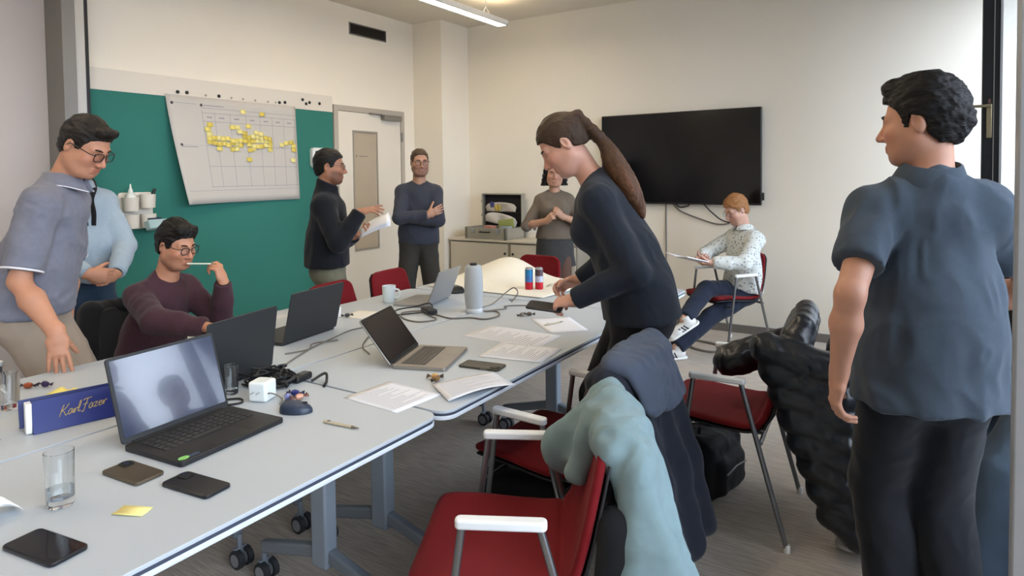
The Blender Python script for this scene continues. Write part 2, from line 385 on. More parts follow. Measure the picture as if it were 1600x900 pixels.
# planning chart: a big sheet, its lower left corner curling off the board
ch = thing('planning_chart', 'large white planning chart pinned to the teal board', 'poster', (XL + .03, 2.79, 0))
def chart_pt(u, v_, off=0.0):
    y = (0.0 + 0.09 * (1 - v_) ** 1.2) * (1 - u) + (1.215 + 0.02 * (1 - v_)) * u
    z = (1.30 + (2.152 - 1.30) * v_)
    x = 0.004 + 0.13 * max(0, (1 - u * 1.9)) ** 2 * (1 - v_) ** 1.2 + 0.02 * (1 - v_) * math.sin(u * 4) ** 2
    return Vector((x + off, y, z))
MB().grid(lambda u, v_: chart_pt(u, v_), 24, 16).build('sheet', mat('chart_paper', 'c6c2bb', 0.7, var=0.01, vscale=4), ch, solid=0.0012)
gl = MB()
def strip(u0, v0, u1, v1, wd):
    n = 10
    pu, pv = (0, wd) if abs(u1 - u0) > abs(v1 - v0) else (wd * .7, 0)
    for i in range(n):
        a, c = i / n, (i + 1) / n
        q = [chart_pt(u0 + (u1 - u0) * s_ + k * pu, v0 + (v1 - v0) * s_ + k * pv, .0016) for s_, k in ((a, -1), (c, -1), (c, 1), (a, 1))]
        gl._add(q, [(0, 1, 2, 3)])
UC = [.235, .325, .44, .565, .68, .785, .885, .985]
VR = [.90, .855, .775, .545, .35, .155]
for i, uu in enumerate(UC): strip(uu, .145, uu, .86 if i else .88, .0022)
for v0 in VR: strip(.23, v0, .99, v0, .0022)
strip(.03, .93, .20, .93, .002); strip(.05, .53, .17, .53, .004); strip(.25, .925, .40, .925, .004); strip(.03, .12, .985, .12, .0015); strip(.22, .545, .05, .545, .001)
for i in range(7): strip(UC[i] + .03, .815, UC[i] + .07, .815, .006)
gl.build('printed_grid', mat('chart_print', '98939a', 0.7), ch)
for uu, vv in ((.035, .925), (.235, .925), (.05, .545)):
    p = chart_pt(uu, vv, .002); o = MB().lathe([(.012, 0), (0, .0005)], 12).build('print_dot', mat('dot_print', '4a3f40', 0.7), ch)
    o.rotation_euler = (0, R(90), 0); o.location = p
m_note = [mat('yellow_note', 'e8d877', 0.75), mat('pale_yellow_note', 'eadf93', 0.75), mat('deep_yellow_note', 'dcc65c', 0.75)]
rn = random.Random(3)
spots = [(.545, .895, 0), (.70, .885, 0), (.28, .745, 0), (.565, .42, 0), (.955, .42, 0)]
lone = ['yellow sticky note above the chart grid, left of two', 'yellow sticky note above the chart grid, right of two', 'topmost yellow sticky note in the first chart column', 'lone yellow sticky note low in the middle of the chart', 'lone pale yellow sticky note low at the chart right edge']
for row in range(5):
    for c in range(15):
        u = .262 + c * .035; v_ = .70 - row * .042
        if (row == 0 and c not in (0, 7, 8, 11, 12)) or (row == 1 and c not in (0, 8, 9, 10, 11, 12, 13, 14)) or (row == 3 and c in (8,)) or (row == 4 and c not in (2, 5, 6, 9, 10, 14)): continue
        spots.append((u + rn.uniform(-.006, .006), v_ + rn.uniform(-.01, .01) - .003 * c / 3, 1))
for s_ in ((.90, .60, 2), (.945, .61, 2), (.965, .575, 2), (.965, .53, 3), (.86, .58, 4), (.58, .755, 5), (.45, .735, 6), (.49, .735, 6)): spots.append(s_)
special = {2: 'yellow sticky note in the small cluster at the chart right edge', 3: 'lowest yellow sticky note of the cluster at the chart right edge', 4: 'yellow sticky note between the crowded band and the right edge cluster', 5: 'yellow sticky note highest above the middle of the crowded band', 6: 'one of two yellow sticky notes side by side above the band'}
for i, (u, v_, k) in enumerate(spots):
    p = chart_pt(u, v_, .003)
    w_, h_ = .052, .036
    an = rn.uniform(-.12, .12); cu = rn.uniform(.004, .016)
    nb = MB(); nb.M = Matrix.Rotation(an, 4, 'X')
    nb.grid(lambda a, c_: (cu * (1 - c_) ** 2, (a - .5) * w_, (c_ - .5) * h_), 1, 4)
    o = nb.build('sticky_note', rn.choice(m_note), None, solid=.0006, loc=Vector((XL + .03, 2.79, 0)) + p)
    if k == 0: tag(o, lone[i], 'sticky note')
    elif k > 1: tag(o, special[k], 'sticky note', {2: 'sticky notes at the chart right edge', 6: 'pair of sticky notes above the band'}.get(k))
    else: tag(o, 'yellow sticky note in the crowded band across the chart', 'sticky note', 'sticky notes crowding the chart')

# pen caddy on the board
cd = thing('wall_caddy', 'cream plastic wall caddy with four cups on the board', 'caddy', (XL + .022, 2.545, 1.27))
m_cad = mat('caddy_plastic', 'd9d3c8', 0.45)
bp_ = MB(); bp_.M = Matrix(((0, 0, 1, 0), (1, 0, 0, 0), (0, 1, 0, 0), (0, 0, 0, 1)))
bp_.prism(rrect(.25, .27, .025), 0, .012).build('back_plate', m_cad, cd, bevel=.003)
for (yy, zz) in ((-.06, .0), (.062, .02), (-.06, -.125), (.062, -.125)):
    MB().lathe([(.048, 0), (.054, .1), (.05, .1), (.045, .006), (0, .006)], 20, (.062, yy, zz), 1, 1).build('cup', m_cad, cd)
MB().b2(.0, .03, -.11, .11, -.13, -.122).build('ledge', m_cad, cd)
sb = thing('spray_bottle', 'white nozzle bottle standing in the wall caddy', 'bottle', (XL + .084, 2.485, 1.277))
MB().lathe([(.036, 0), (.038, .09), (.03, .115), (.013, .13), (.012, .15)], 16).build('bottle_body', mat('bottle_white', 'dfe3dd', 0.4), sb)
MB().lathe([(.016, .128), (.016, .14), (.007, .165), (.004, .19), (0, .19)], 12).build('nozzle', mat('nozzle_white', 'ecefe8', 0.4), sb)
pn = thing('marker_pen', 'black marker leaning out of the wall caddy', 'pen', (XL + .084, 2.61, 1.31))
MB().tube([(0, 0, 0), (0, .03, .07)], .009, 10).build('barrel', m_white, pn)
MB().tube([(0, .03, .07), (0, .052, .118)], .0105, 10).build('cap', m_black, pn)
er = thing('board_eraser', 'pale blue board eraser on the wall caddy', 'eraser', (XL + .15, 2.64, 1.165), R(6))
MB().box(0, .0, .0, .06, .17, .07, rot=Matrix.Rotation(R(-20), 4, 'Y')).build('pad', mat('eraser_blue', 'a3bdc0', 0.8), er, bevel=.008)
MB().box(-.03, -.01, .043, .04, .10, .016).build('grip', mat('eraser_grip', '1d2440', 0.5), er, bevel=.005)
# white wall box by the door
wb = thing('wall_terminal', 'white rounded wall terminal beside the door', 'terminal', (XL + .022, 4.27, 1.685))
q = MB(); q.M = bp_.M; q.prism(rrect(.20, .19, .03), 0, .045).build('casing', m_white, wb, bevel=.006)
q = MB(); q.M = bp_.M; q.prism(rrect(.14, .13, .015), .045, .048).build('screen', m_black, wb)

# TV with hanging cables
tv = thing('television', 'large black wall television on the far wall', 'television', (-2.0, YF, 1.64))
MB().b2(-.78, .78, -.07, -.03, -.445, .445).build('tv_body', m_black, tv, bevel=.006)
MB().b2(-.77, .77, -.0715, -.0705, -.425, .435).build('screen', mat('tv_screen', '07090d', 0.16, spec=0.5), tv)
MB().b2(-.3, .3, -.03, 0, -.2, .2).build('wall_mount', m_dark, tv)
MB().b2(.785, .80, -.06, -.03, -.40, -.33).build('receiver', m_black, tv, bevel=.003)
m_cable = mat('black_cable', '17181a', 0.5); m_gcable = mat('grey_cable', '6d675f', 0.55)
def cable(name, pts, r, m, label, grp=None, parent=None):
    o = MB().tube(spline(pts, 7), r, 6).build(name, m, parent)
    if parent is None: tag(o, label, 'cable', grp)
    return o
Yc = YF - .02
cable('cable', [(-2.05, Yc, 1.2), (-1.98, Yc, 1.13), (-1.8, Yc, 1.06), (-1.62, Yc, 1.01), (-1.5, Yc, 1.03), (-1.42, Yc, 1.12), (-1.36, Yc, 1.2)], .007, m_gcable, 'long grey cable sagging below the television')
cable('cable', [(-1.75, Yc - .01, 1.2), (-1.66, Yc - .01, 1.11), (-1.55, Yc - .01, 1.04), (-1.35, Yc - .01, 1.02)], .006, m_cable, 'short dark cable dropping behind the seated reader')
cable('cable', [(-2.03, Yc, 1.2), (-1.98, Yc, 1.165), (-1.9, Yc, 1.18), (-1.89, Yc, 1.2)], .006, m_cable, 'small cable loop tucked under the television')
struct('trim_6', MB().b2(-2.13, -2.12, YF - .012, YF, .08, 1.2), m_grey)
so = thing('wall_socket', 'double white socket plate above the low cabinet', 'socket', (-3.67, YF, .90))
MB().b2(-.10, .10, -.012, 0, -.05, .05).build('plate', m_white, so, bevel=.004)
for xx in (-.05, .05): MB().lathe([(.022, 0), (.022, .002), (0, .002)], 16).build('outlet', m_grey, so).matrix_local = Matrix.Translation((xx, -.012, 0)) @ Matrix.Rotation(R(90), 4, 'X')
# ================================================================== tables
m_top = mat('table_laminate', 'b4bbc1', 0.42, var=0.012, vscale=3, spec=0.4)
m_edge = mat('dark_edge_band', '3a4150', 0.5)
m_under = mat('white_edge', 'cfd4da', 0.45)
m_leg = mat('table_leg_grey', '8f9aa6', 0.42, metal=0.25)
m_foot = mat('table_foot_grey', '7d858e', 0.45, metal=0.3)
m_tyre = mat('castor_tyre', '26282b', 0.6); m_hub = mat('castor_hub', '8f9296', 0.4, metal=0.3)
TZ = 0.74
def table(label, x0, x1, y0, y1, feet, along='X'):
    cx, cy = (x0 + x1) / 2, (y0 + y1) / 2; W, H = x1 - x0, y1 - y0
    t_ = thing('conference_table', label, 'table', (cx, cy, 0), 0, 'flip-top tables pushed together')
    MB().prism(rrect(W, H, .055, 6), TZ - .010, TZ).build('tabletop', m_top, t_, bevel=.0015)
    MB().prism(rrect(W - .004, H - .004, .054, 6), TZ - .019, TZ - .010).build('edge_stripe', m_edge, t_)
    MB().prism(rrect(W, H, .055, 6), TZ - .033, TZ - .019).build('lower_panel', m_under, t_, bevel=.003)
    MB().box(0, 0, TZ - .065, .06 if along == 'X' else W - .4, H - .4 if along == 'X' else .06, .05).build('beam', m_dark, t_, bevel=.004)
    for (fx, fy) in feet:
        lx, ly = fx - cx, fy - cy
        MB().box(lx, ly, .43, .075, .055, .55).build('leg_column', m_leg, t_, bevel=.008)
        MB().box(lx, ly, TZ - .075, .30, .05, .03).build('tilt_bracket', m_dark, t_, bevel=.005)
        for s_ in (-1, 1):
            d_ = (Vector((1, 0, 0)) if along == 'X' else Vector((0, 1, 0))) * s_
            c0 = Vector((lx, ly, 0))
            a, b_ = c0 + d_ * .03 + Vector((0, 0, .20)), c0 + d_ * .33 + Vector((0, 0, .125))
            dirv = (b_ - a); L = dirv.length
            rot = dirv.to_track_quat('X', 'Z').to_matrix().to_4x4(); mid = (a + b_) / 2
            MB().box(mid.x, mid.y, mid.z, L, .035, .045, rot=rot).build('foot_arm', m_foot, t_, bevel=.008)
            e = c0 + d_ * .33
            cs = MB().tube([(e.x, e.y, .125), (e.x, e.y, .07), (e.x + d_.y * .0, e.y, .05)], .011, 8)
            fk = cs.box(e.x, e.y, .055, .02, .05, .04).build('castor_fork', m_foot, t_, bevel=.003)
            for k in (-1, 1):
                wv = MB(); wv.M = Matrix.Translation((e.x + .012, e.y + k * .02, .036)) @ Matrix.Rotation(R(90), 4, 'X')
                wh = wv.lathe([(.026, -.012), (.036, -.010), (.036, .010), (.026, .012)], 18).build('castor_wheel', m_tyre, t_)
                hv = MB(); hv.M = wv.M; hv.lathe([(.024, -.0135), (.024, .0135)], 14).build('wheel_hub', m_hub, wh)
    return t_
table('white conference table nearest the camera, with the big black laptop', -2.092, -1.29, -0.12, 1.60, [(-1.74, 1.505), (-1.74, 0.05)])
table('white conference table with the blue chocolate box, by the near left wall', -2.92, -2.104, -0.12, 1.60, [(-2.55, 1.505), (-2.55, 0.05)])
table('white conference table with the silver laptop, before the leaning woman', -2.092, -1.28, 1.612, 3.322, [(-1.74, 1.795), (-1.74, 3.16)])
table('white conference table with the white mug, in front of the red chairs', -2.92, -2.104, 1.612, 3.322, [(-2.55, 1.795), (-2.55, 3.16)])
table('white conference table crosswise at the far end under the curled paper', -2.92, -1.28, 3.334, 4.14, [(-2.72, 3.737), (-1.48, 3.737)], 'Y')

# ================================================================== chairs
m_red = mat('red_upholstery', '6f0710', 0.8, var=0.05, vscale=6, bump=0.15, bscale=700, sheen=0.04, spec=.25, bdist=0.0006)
m_shellb = mat('chair_shell_black', '17171a', 0.5)
m_chrome = mat('chair_chrome', '8d8f92', 0.28, metal=0.9)
m_arm = mat('armrest_white', 'e6e8e8', 0.45)
def chair_profile(v_):
    """side profile: seat front edge -> seat -> curve -> top of back; returns (y, z), y forward"""
    pts = [(.235, .435), (.215, .452), (.10, .452), (-.03, .44), (-.12, .436), (-.185, .452), (-.222, .50), (-.245, .58), (-.268, .68), (-.288, .77), (-.297, .815)]
    x = v_ * (len(pts) - 1); i = min(int(x), len(pts) - 2); f_ = x - i
    return (pts[i][0] * (1 - f_) + pts[i + 1][0] * f_, pts[i][1] * (1 - f_) + pts[i + 1][1] * f_)
def chair_width(v_):
    k = [(0, .17), (.04, .215), (.12, .235), (.4, .24), (.55, .238), (.75, .225), (.9, .205), (.97, .18), (1, .14)]
    for (a, wa), (b_, wb_) in zip(k, k[1:]):
        if v_ <= b_: return wa + (wb_ - wa) * (v_ - a) / (b_ - a)
    return .14
def make_chair(label, loc, rz, black=False):
    c = thing('armchair', label, 'chair', loc, rz, 'tubular visitor chairs')
    def sh(u, v_, off):
        y, z = chair_profile(v_); w_ = chair_width(v_); x = (u * 2 - 1)
        dy, dz = (0, off) if v_ < .45 else (off * .95, off * .1)
        bow = .018 * x * x
        return (x * w_, y + dy + (bow if v_ > .5 else 0), z + dz + (bow * .6 if v_ <= .5 else 0))
    MB().grid(lambda u, v_: sh(u, v_, .012), 14, 30).build('seat_shell', MATS['black_fabric_seat'] if black else m_red, c, solid=.026, bevel=0, sub=1)
    MB().grid(lambda u, v_: sh(.02 + u * .96, .02 + v_ * .96, -.012), 10, 24).build('shell_underside', m_shellb, c, solid=.008)
    for s_ in (-1, 1):
        x = s_ * .268
        tz = .42 if black else .644
        for p0, p1 in (((.175), (.080)), ((-.285), (-.112))):
            MB().tube([(x, p0, 0.005), (x, p0 + (p1 - p0) * tz / .644 * .93, tz * .93), (x, p0 + (p1 - p0) * tz / .644, tz)], .0105, 10).build('leg', m_chrome, c)
        if black: continue
        q = MB(); q.M = Matrix.Translation((x, -.016, .645)); q.prism(rrect(.034, .225, .014), 0, .024).build('armrest', m_arm, c, bevel=.006, bseg=3)
        for yy in (.175, -.285): MB().lathe([(.013, 0), (.013, .018), (.0105, .03)], 10, (x, yy, 0)).build('foot_glide', m_white, c)
    for yy in (.125, -.185):
        z = .40 if yy > 0 else .415
        MB().tube([(-.268, yy, z), (.268, yy, z)], .009, 8).build('crossbar', m_chrome, c)
    for xs in (-.15, .15): MB().tube([(xs, .125, .40), (xs, -.185, .415)], .008, 8).build('seat_support', m_chrome, c)
    return c
mat('black_fabric_seat', '1b1c1f', 0.85, bump=0.2, bscale=600)
def face(dx, dy): return math.atan2(dy, dx) - math.pi / 2      # local +Y turned to this direction
chair1 = make_chair('red armchair nearest the camera, pale teal sweatshirt over its back', (-0.99, 1.51, 0), face(-.89, -.46))
def chair_copy(loc, d, label): return copy_tree(chair1, loc, face(*d), label)
chair2 = chair_copy((-1.185, 2.17, 0), (-1, .06), 'red armchair under the navy coat, second from the camera')
chair3 = chair_copy((-.735, 2.93, 0), (-.99, -.06), 'red armchair carrying the black puffer jacket')
chair4 = chair_copy((-1.42, 5.60, 0), (-.62, -.79), 'red armchair below the television, occupied by the reader')
chair_copy((-2.97, 2.93, 0), (.985, .12), 'red armchair behind the open dark laptop, left of two')
chair_copy((-3.03, 3.53, 0), (.99, .1), 'red armchair beside the door, right of two')
chair_copy((-2.74, 4.47, 0), (-.06, -1), 'red armchair at the far table end before the cabinet')
chair_copy((-3.66, .96, 0), (1, .05), 'red armchair at the left picture edge behind the tumbler')
make_chair('dark armchair under the man in the maroon sweater', (-3.42, 1.90, 0), face(.97, .1), True)

# ================================================================== cabinet and case
m_cab = mat('cabinet_cream', 'cbc3b2', 0.55, var=0.01); m_cabe = mat('cabinet_edge', 'a39a8a', 0.55)
for i, lb in enumerate(('cream low cabinet under the open metal case', 'cream low cabinet behind the woman in the skirt')):
    x0 = -4.49 + i * .80
    cb = thing('low_cabinet', lb, 'cabinet', (x0 + .4, 5.98, 0), 0, 'low cabinets along the far wall')
    MB().b2(-.398, -.38, -.2, .2, .03, .775).b2(.38, .398, -.2, .2, .03, .775).b2(-.38, .38, .19, .2, .03, .775).b2(-.38, .38, -.2, .2, .03, .05).build('carcass', m_cabe, cb)
    for s_ in (0,):
        MB().b2(-.378, .378, -.215, -.198, .05, .765).build('door', m_cab, cb, bevel=.002)
    MB().lathe([(.010, 0), (.014, .012), (.008, .02), (0, .02)], 12).build('knob', m_dark, cb).matrix_local = Matrix.Translation((-.35 if i else .35, -.215, .66)) @ Matrix.Rotation(R(90), 4, 'X')
    MB().b2(-.38, .38, -.18, .18, 0, .03).build('plinth', m_dark, cb)
ct = MB().b2(-4.50, -2.88, 5.755, 6.19, .777, .80).build('cabinet_top', m_cab, None, bevel=.003)
tag(ct, 'long cream top board lying across both low cabinets', 'worktop')
m_case = mat('case_aluminium', 'a7a396', 0.4, metal=0.35, var=0.04, vscale=12)
cs = thing('metal_case', 'open aluminium case on the cabinet, lid upright', 'case', (-4.0, 5.98, .80), R(-4))
MB().b2(-.28, .28, -.19, .17, 0, .012).b2(-.28, .28, -.19, -.18, .012, .125).b2(-.28, .28, .16, .17, .012, .125).b2(-.28, -.27, -.18, .16, .012, .125).b2(.27, .28, -.18, .16, .012, .125).build('case_base', m_case, cs, bevel=.003)
MB().b2(-.28, .28, .165, .175, .125, .49).b2(-.28, .28, .105, .165, .48, .49).b2(-.28, -.27, .105, .165, .125, .48).b2(.27, .28, .105, .165, .125, .48).build('case_lid', m_case, cs, bevel=.003)
MB().b2(-.27, .27, .155, .165, .125, .48).build('lid_lining', mat('case_lining', '17131a', 0.9), cs)
MB().b2(-.27, .27, -.18, .16, .012, .05).build('base_lining', mat('case_lining', ''), cs)
MB().b2(-.255, .255, .13, .156, .27, .282).build('lid_strap', mat('case_strap', '1a1216', 0.8), cs)
for x_ in (-.17, .17): MB().b2(x_ - .025, x_ + .025, -.2, -.19, .07, .12).build('latch', m_alu, cs, bevel=.002)
MB().tube([(-.06, -.19, .08), (-.06, -.22, .08), (.06, -.22, .08), (.06, -.19, .08)], .008, 8).build('handle', m_black, cs)
for z_ in (.24, .40): MB().b2(-.30, -.28, .12, .15, z_ - .015, z_ + .015).build('lid_catch', m_dark, cs)
for sx in (-.27, .27):
    for sy in (-.18, .16): MB().b2(sx - .015, sx + .015, sy - .015, sy + .015, .0, .128).build('corner_guard', mat('case_corner', '77756c', 0.4, metal=0.4), cs, bevel=.003)
def blob_sheet(name, x0, x1, z0, z1, y, m, label, cat, tilt=0, wav=.01):
    q = MB(); q.M = cs.matrix_basis @ Matrix.Translation(((x0 + x1) / 2, y, (z0 + z1) / 2)) @ Matrix.Rotation(R(tilt), 4, 'Y')
    W, H = x1 - x0, z1 - z0
    def fn(u, v_):
        a = (u * 2 - 1); top = H / 2 * math.sqrt(max(0, 1 - abs(a) ** 2.6))
        return (a * W / 2, wav * math.sin(a * 5 + v_ * 3), -H / 2 + v_ * (H / 2 + top))
    q.grid(fn, 14, 5); o = q.build(name, m, None, solid=.006); return tag(o, label, cat)
blob_sheet('leaflet_bundle', -.24, .18, .285, .39, .135, mat('leaflet_paper', 'cfc8c0', 0.7), 'pale leaflets tucked in the upper lid pocket of the case', 'paper')
blob_sheet('ribbon', -.10, -.02, .29, .37, .12, mat('ribbon_ochre', 'c2ab5a', 0.7), 'ochre paper scrap in the upper lid pocket', 'paper')
blob_sheet('badge', -.17, -.12, .33, .40, .122, mat('badge_blue', '4a4c86', 0.6), 'blue badge in the upper lid pocket', 'badge')
blob_sheet('paper_fan', -.24, .20, .14, .265, .12, mat('fan_paper', 'd6d2ce', 0.7), 'white papers fanned in the lower lid pocket', 'paper', 8)
nb_ = MB(); nb_.M = cs.matrix_basis @ Matrix.Translation((.10, .06, .155)) @ Matrix.Rotation(R(-8), 4, 'Y')
tag(nb_.box(0, 0, 0, .21, .014, .10).build('notepad', mat('green_pad', 'a5b068', 0.7), None, bevel=.002), 'yellow-green notepad standing in the open case', 'notepad')
for i, (x_, c_, l_) in enumerate(((-.02, 'c98a7d', 'salmon pink box in the case base'), (.20, '9aa7b4', 'pale blue box in the case base'))):
    q = MB(); q.M = cs.matrix_basis @ Matrix.Translation((x_, -.08, .095)); tag(q.box(0, 0, 0, .12, .08, .09).build('small_box', mat('box_' + c_, c_, 0.6), None, bevel=.003), l_, 'box')
rad = thing('radiator', 'white panel radiator on the far wall behind the skirted woman', 'radiator', (-2.52, 6.12, 0))
for k in range(9): MB().b2(-.27 + k * .06, -.215 + k * .06, -.03, .03, .12, .82).build('radiator_fin', m_white, rad, bevel=.008)
MB().b2(-.28, .28, -.035, .04, .82, .835).build('top_grille', m_white, rad, bevel=.003)
# ================================================================== implicit-surface modelling
F4 = np.float32
def V3(*a): return np.array(a, float)
def un(v): v = np.asarray(v, float); return v / (np.linalg.norm(v) + 1e-12)
def rz3(a): c, s = math.cos(a), math.sin(a); return np.array([[c, -s, 0], [s, c, 0], [0, 0, 1.]])
def rx3(a): c, s = math.cos(a), math.sin(a); return np.array([[1, 0, 0], [0, c, -s], [0, s, c]])
def ry3(a): c, s = math.cos(a), math.sin(a); return np.array([[c, 0, s], [0, 1, 0], [-s, 0, c]])
class Prim:
    def __init__(s, f, lo, hi): s.f = f; s.lo = np.asarray(lo, float); s.hi = np.asarray(hi, float)
def rcone(a, b, ra, rb, side=None, e=1.0, cut=None):
    a = np.asarray(a, float); b = np.asarray(b, float); ba = b - a; L2 = max(ba @ ba, 1e-9); rm = max(ra, rb) * max(e, 1.0)
    def f(X, Y, Z):
        px, py, pz = X - a[0], Y - a[1], Z - a[2]
        t = np.clip((px * ba[0] + py * ba[1] + pz * ba[2]) / L2, 0, 1)
        qx, qy, qz = px - t * ba[0], py - t * ba[1], pz - t * ba[2]
        q2 = qx * qx + qy * qy + qz * qz
        if side is not None:
            qs = qx * side[0] + qy * side[1] + qz * side[2]; q2 = q2 + qs * qs * (1 / e ** 2 - 1)
        d = np.sqrt(np.maximum(q2, 1e-12)) - (ra + t * (rb - ra))
        if cut is not None:
            c, n = cut; d = np.maximum(d, (X - c[0]) * n[0] + (Y - c[1]) * n[1] + (Z - c[2]) * n[2])
        return d
    return Prim(f, np.minimum(a, b) - rm, np.maximum(a, b) + rm)
def ellip(c, Rm, r):
    c = np.asarray(c, float); r = np.asarray(r, float); rm = r.max()
    def f(X, Y, Z):
        x, y, z = X - c[0], Y - c[1], Z - c[2]
        u = (Rm[0, 0] * x + Rm[1, 0] * y + Rm[2, 0] * z) / r[0]; v = (Rm[0, 1] * x + Rm[1, 1] * y + Rm[2, 1] * z) / r[1]; w_ = (Rm[0, 2] * x + Rm[1, 2] * y + Rm[2, 2] * z) / r[2]
        k0 = np.sqrt(u * u + v * v + w_ * w_ + 1e-12); k1 = np.sqrt((u / r[0]) ** 2 + (v / r[1]) ** 2 + (w_ / r[2]) ** 2 + 1e-9)
        return k0 * (k0 - 1) / k1
    return Prim(f, c - rm, c + rm)
def rbox(c, Rm, h, r):
    c = np.asarray(c, float); h = np.asarray(h, float); rm = np.linalg.norm(h)
    def f(X, Y, Z):
        x, y, z = X - c[0], Y - c[1], Z - c[2]
        q = [np.abs(Rm[0, i] * x + Rm[1, i] * y + Rm[2, i] * z) - (h[i] - r) for i in range(3)]
        o = np.sqrt(sum(np.maximum(k, 0) ** 2 for k in q)); i_ = np.minimum(np.maximum(np.maximum(q[0], q[1]), q[2]), 0)
        return o + i_ - r
    return Prim(f, c - rm, c + rm)
class Field:
    def __init__(s, prims, h, fine=(), pad=0.03):
        lo = np.min([p.lo for p, _ in prims], axis=0) - pad; hi = np.max([p.hi for p, _ in prims], axis=0) + pad
        s.ax = []
        for i in range(3):
            x = lo[i]; pts = [x]
            while x < hi[i]:
                st = h
                for (a, b, hf) in fine:
                    if a[i] - hf <= x <= b[i]: st = min(st, hf)
                x += st; pts.append(x)
            s.ax.append(np.array(pts, F4))
        s.d = np.full([len(a) for a in s.ax], 1.0, F4)
        for p, k in prims: s.add(p, k)
    def _blk(s, lo, hi):
        return tuple(slice(max(int(np.searchsorted(s.ax[i], lo[i])) - 1, 0), int(np.searchsorted(s.ax[i], hi[i])) + 1) for i in range(3))
    def _xyz(s, sl): return s.ax[0][sl[0]][:, None, None], s.ax[1][sl[1]][None, :, None], s.ax[2][sl[2]][None, None, :]
    def add(s, p, k=0.0):
        sl = s._blk(p.lo - k - .015, p.hi + k + .015); d2 = p.f(*s._xyz(sl)).astype(F4); d1 = s.d[sl]
        if k > 0:
            h = np.clip(.5 + .5 * (d1 - d2) / k, 0, 1); s.d[sl] = d1 * (1 - h) + d2 * h - k * h * (1 - h)
        else: s.d[sl] = np.minimum(d1, d2)
    def sub(s, p, k=0.0):
        sl = s._blk(p.lo - k - .015, p.hi + k + .015); d2 = -p.f(*s._xyz(sl)).astype(F4); d1 = s.d[sl]
        if k > 0:
            h = np.clip(.5 + .5 * (d2 - d1) / k, 0, 1); s.d[sl] = d1 * (1 - h) + d2 * h + k * h * (1 - h)
        else: s.d[sl] = np.maximum(d1, d2)
    def cut(s, c, n):
        X, Y, Z = s._xyz((slice(None),) * 3)
        s.d = np.maximum(s.d, ((X - F4(c[0])) * F4(n[0]) + (Y - F4(c[1])) * F4(n[1]) + (Z - F4(c[2])) * F4(n[2])).astype(F4))
    def cutf(s, fn):
        s.d = np.maximum(s.d, fn(*s._xyz((slice(None),) * 3)).astype(F4))
    def mesh(s):
        d = s.d; b = d < 0; A = s.ax
        c = np.zeros([n - 1 for n in d.shape], np.uint8); nx, ny, nz = c.shape
        for i in (0, 1):
            for j in (0, 1):
                for k in (0, 1): c += b[i:i + nx, j:j + ny, k:k + nz]
        act = (c > 0) & (c < 8); I, J, K = np.nonzero(act); n = len(I)
        acc = np.zeros((n, 3)); cnt = np.zeros(n)
        cor = {(i, j, k): d[I + i, J + j, K + k].astype(float) for i in (0, 1) for j in (0, 1) for k in (0, 1)}
        for a in cor:
            for ax in range(3):
                if a[ax] == 0:
                    e = list(a); e[ax] = 1; e = tuple(e); da, db = cor[a], cor[e]
                    m = (da < 0) != (db < 0); t = np.where(m, da / np.where(m, da - db, 1), 0)
                    for q in range(3): acc[:, q] += np.where(m, a[q] + (t if q == ax else 0), 0)
                    cnt += m
        fr = acc / np.maximum(cnt, 1)[:, None]
        P = np.stack([A[q][ix] + fr[:, q] * (A[q][ix + 1] - A[q][ix]) for q, ix in ((0, I), (1, J), (2, K))], 1)
        vid = np.full(c.shape, -1, np.int32); vid[I, J, K] = np.arange(n)
        Q = []
        for ax in range(3):
            sl0 = [slice(1, -1)] * 3; sl1 = [slice(1, -1)] * 3; sl0[ax] = slice(0, -1); sl1[ax] = slice(1, None)
            s0, s1 = b[tuple(sl0)], b[tuple(sl1)]; e = np.nonzero(s0 != s1); ins = s0[e]
            g = [e[q] + (0 if q == ax else 1) for q in range(3)]
            u, v = (ax + 1) % 3, (ax + 2) % 3
            def vv(du, dv):
                gg = [x.copy() for x in g]; gg[u] = gg[u] - du; gg[v] = gg[v] - dv; return vid[gg[0], gg[1], gg[2]]
            q4 = np.stack([vv(1, 1), vv(0, 1), vv(0, 0), vv(1, 0)], 1)
            q4[~ins] = q4[~ins][:, ::-1]; Q.append(q4)
        Q = np.concatenate(Q); Q = Q[(Q >= 0).all(1)]
        return P, Q
def vnorm(P, Q):
    n = np.cross(P[Q[:, 2]] - P[Q[:, 0]], P[Q[:, 3]] - P[Q[:, 1]]); N = np.zeros_like(P)
    for k in range(4):
        for c in range(3): N[:, c] += np.bincount(Q[:, k], n[:, c], len(P))
    return N / (np.linalg.norm(N, axis=1)[:, None] + 1e-12)
def smooth_mesh(P, Q, it=1, lam=.5):
    for _ in range(it):
        S_ = np.zeros_like(P); c = np.zeros(len(P))
        for k in range(4):
            a, b_ = Q[:, k], Q[:, (k + 1) % 4]
            for q in range(3): S_[:, q] += np.bincount(a, P[b_, q], len(P)) + np.bincount(b_, P[a, q], len(P))
            c += np.bincount(a, minlength=len(P)) + np.bincount(b_, minlength=len(P))
        P = P * (1 - lam) + lam * S_ / np.maximum(c, 1)[:, None]
    return P
def _hash(i, j, k, seed):
    h = (i.astype(np.int64) * 73856093) ^ (j.astype(np.int64) * 19349663) ^ (k.astype(np.int64) * 83492791) ^ (seed * 2654435761)
    h = (h ^ (h >> 13)) * 1274126177; h = h ^ (h >> 16)
    return (h & 0xffff) / 32767.5 - 1.0
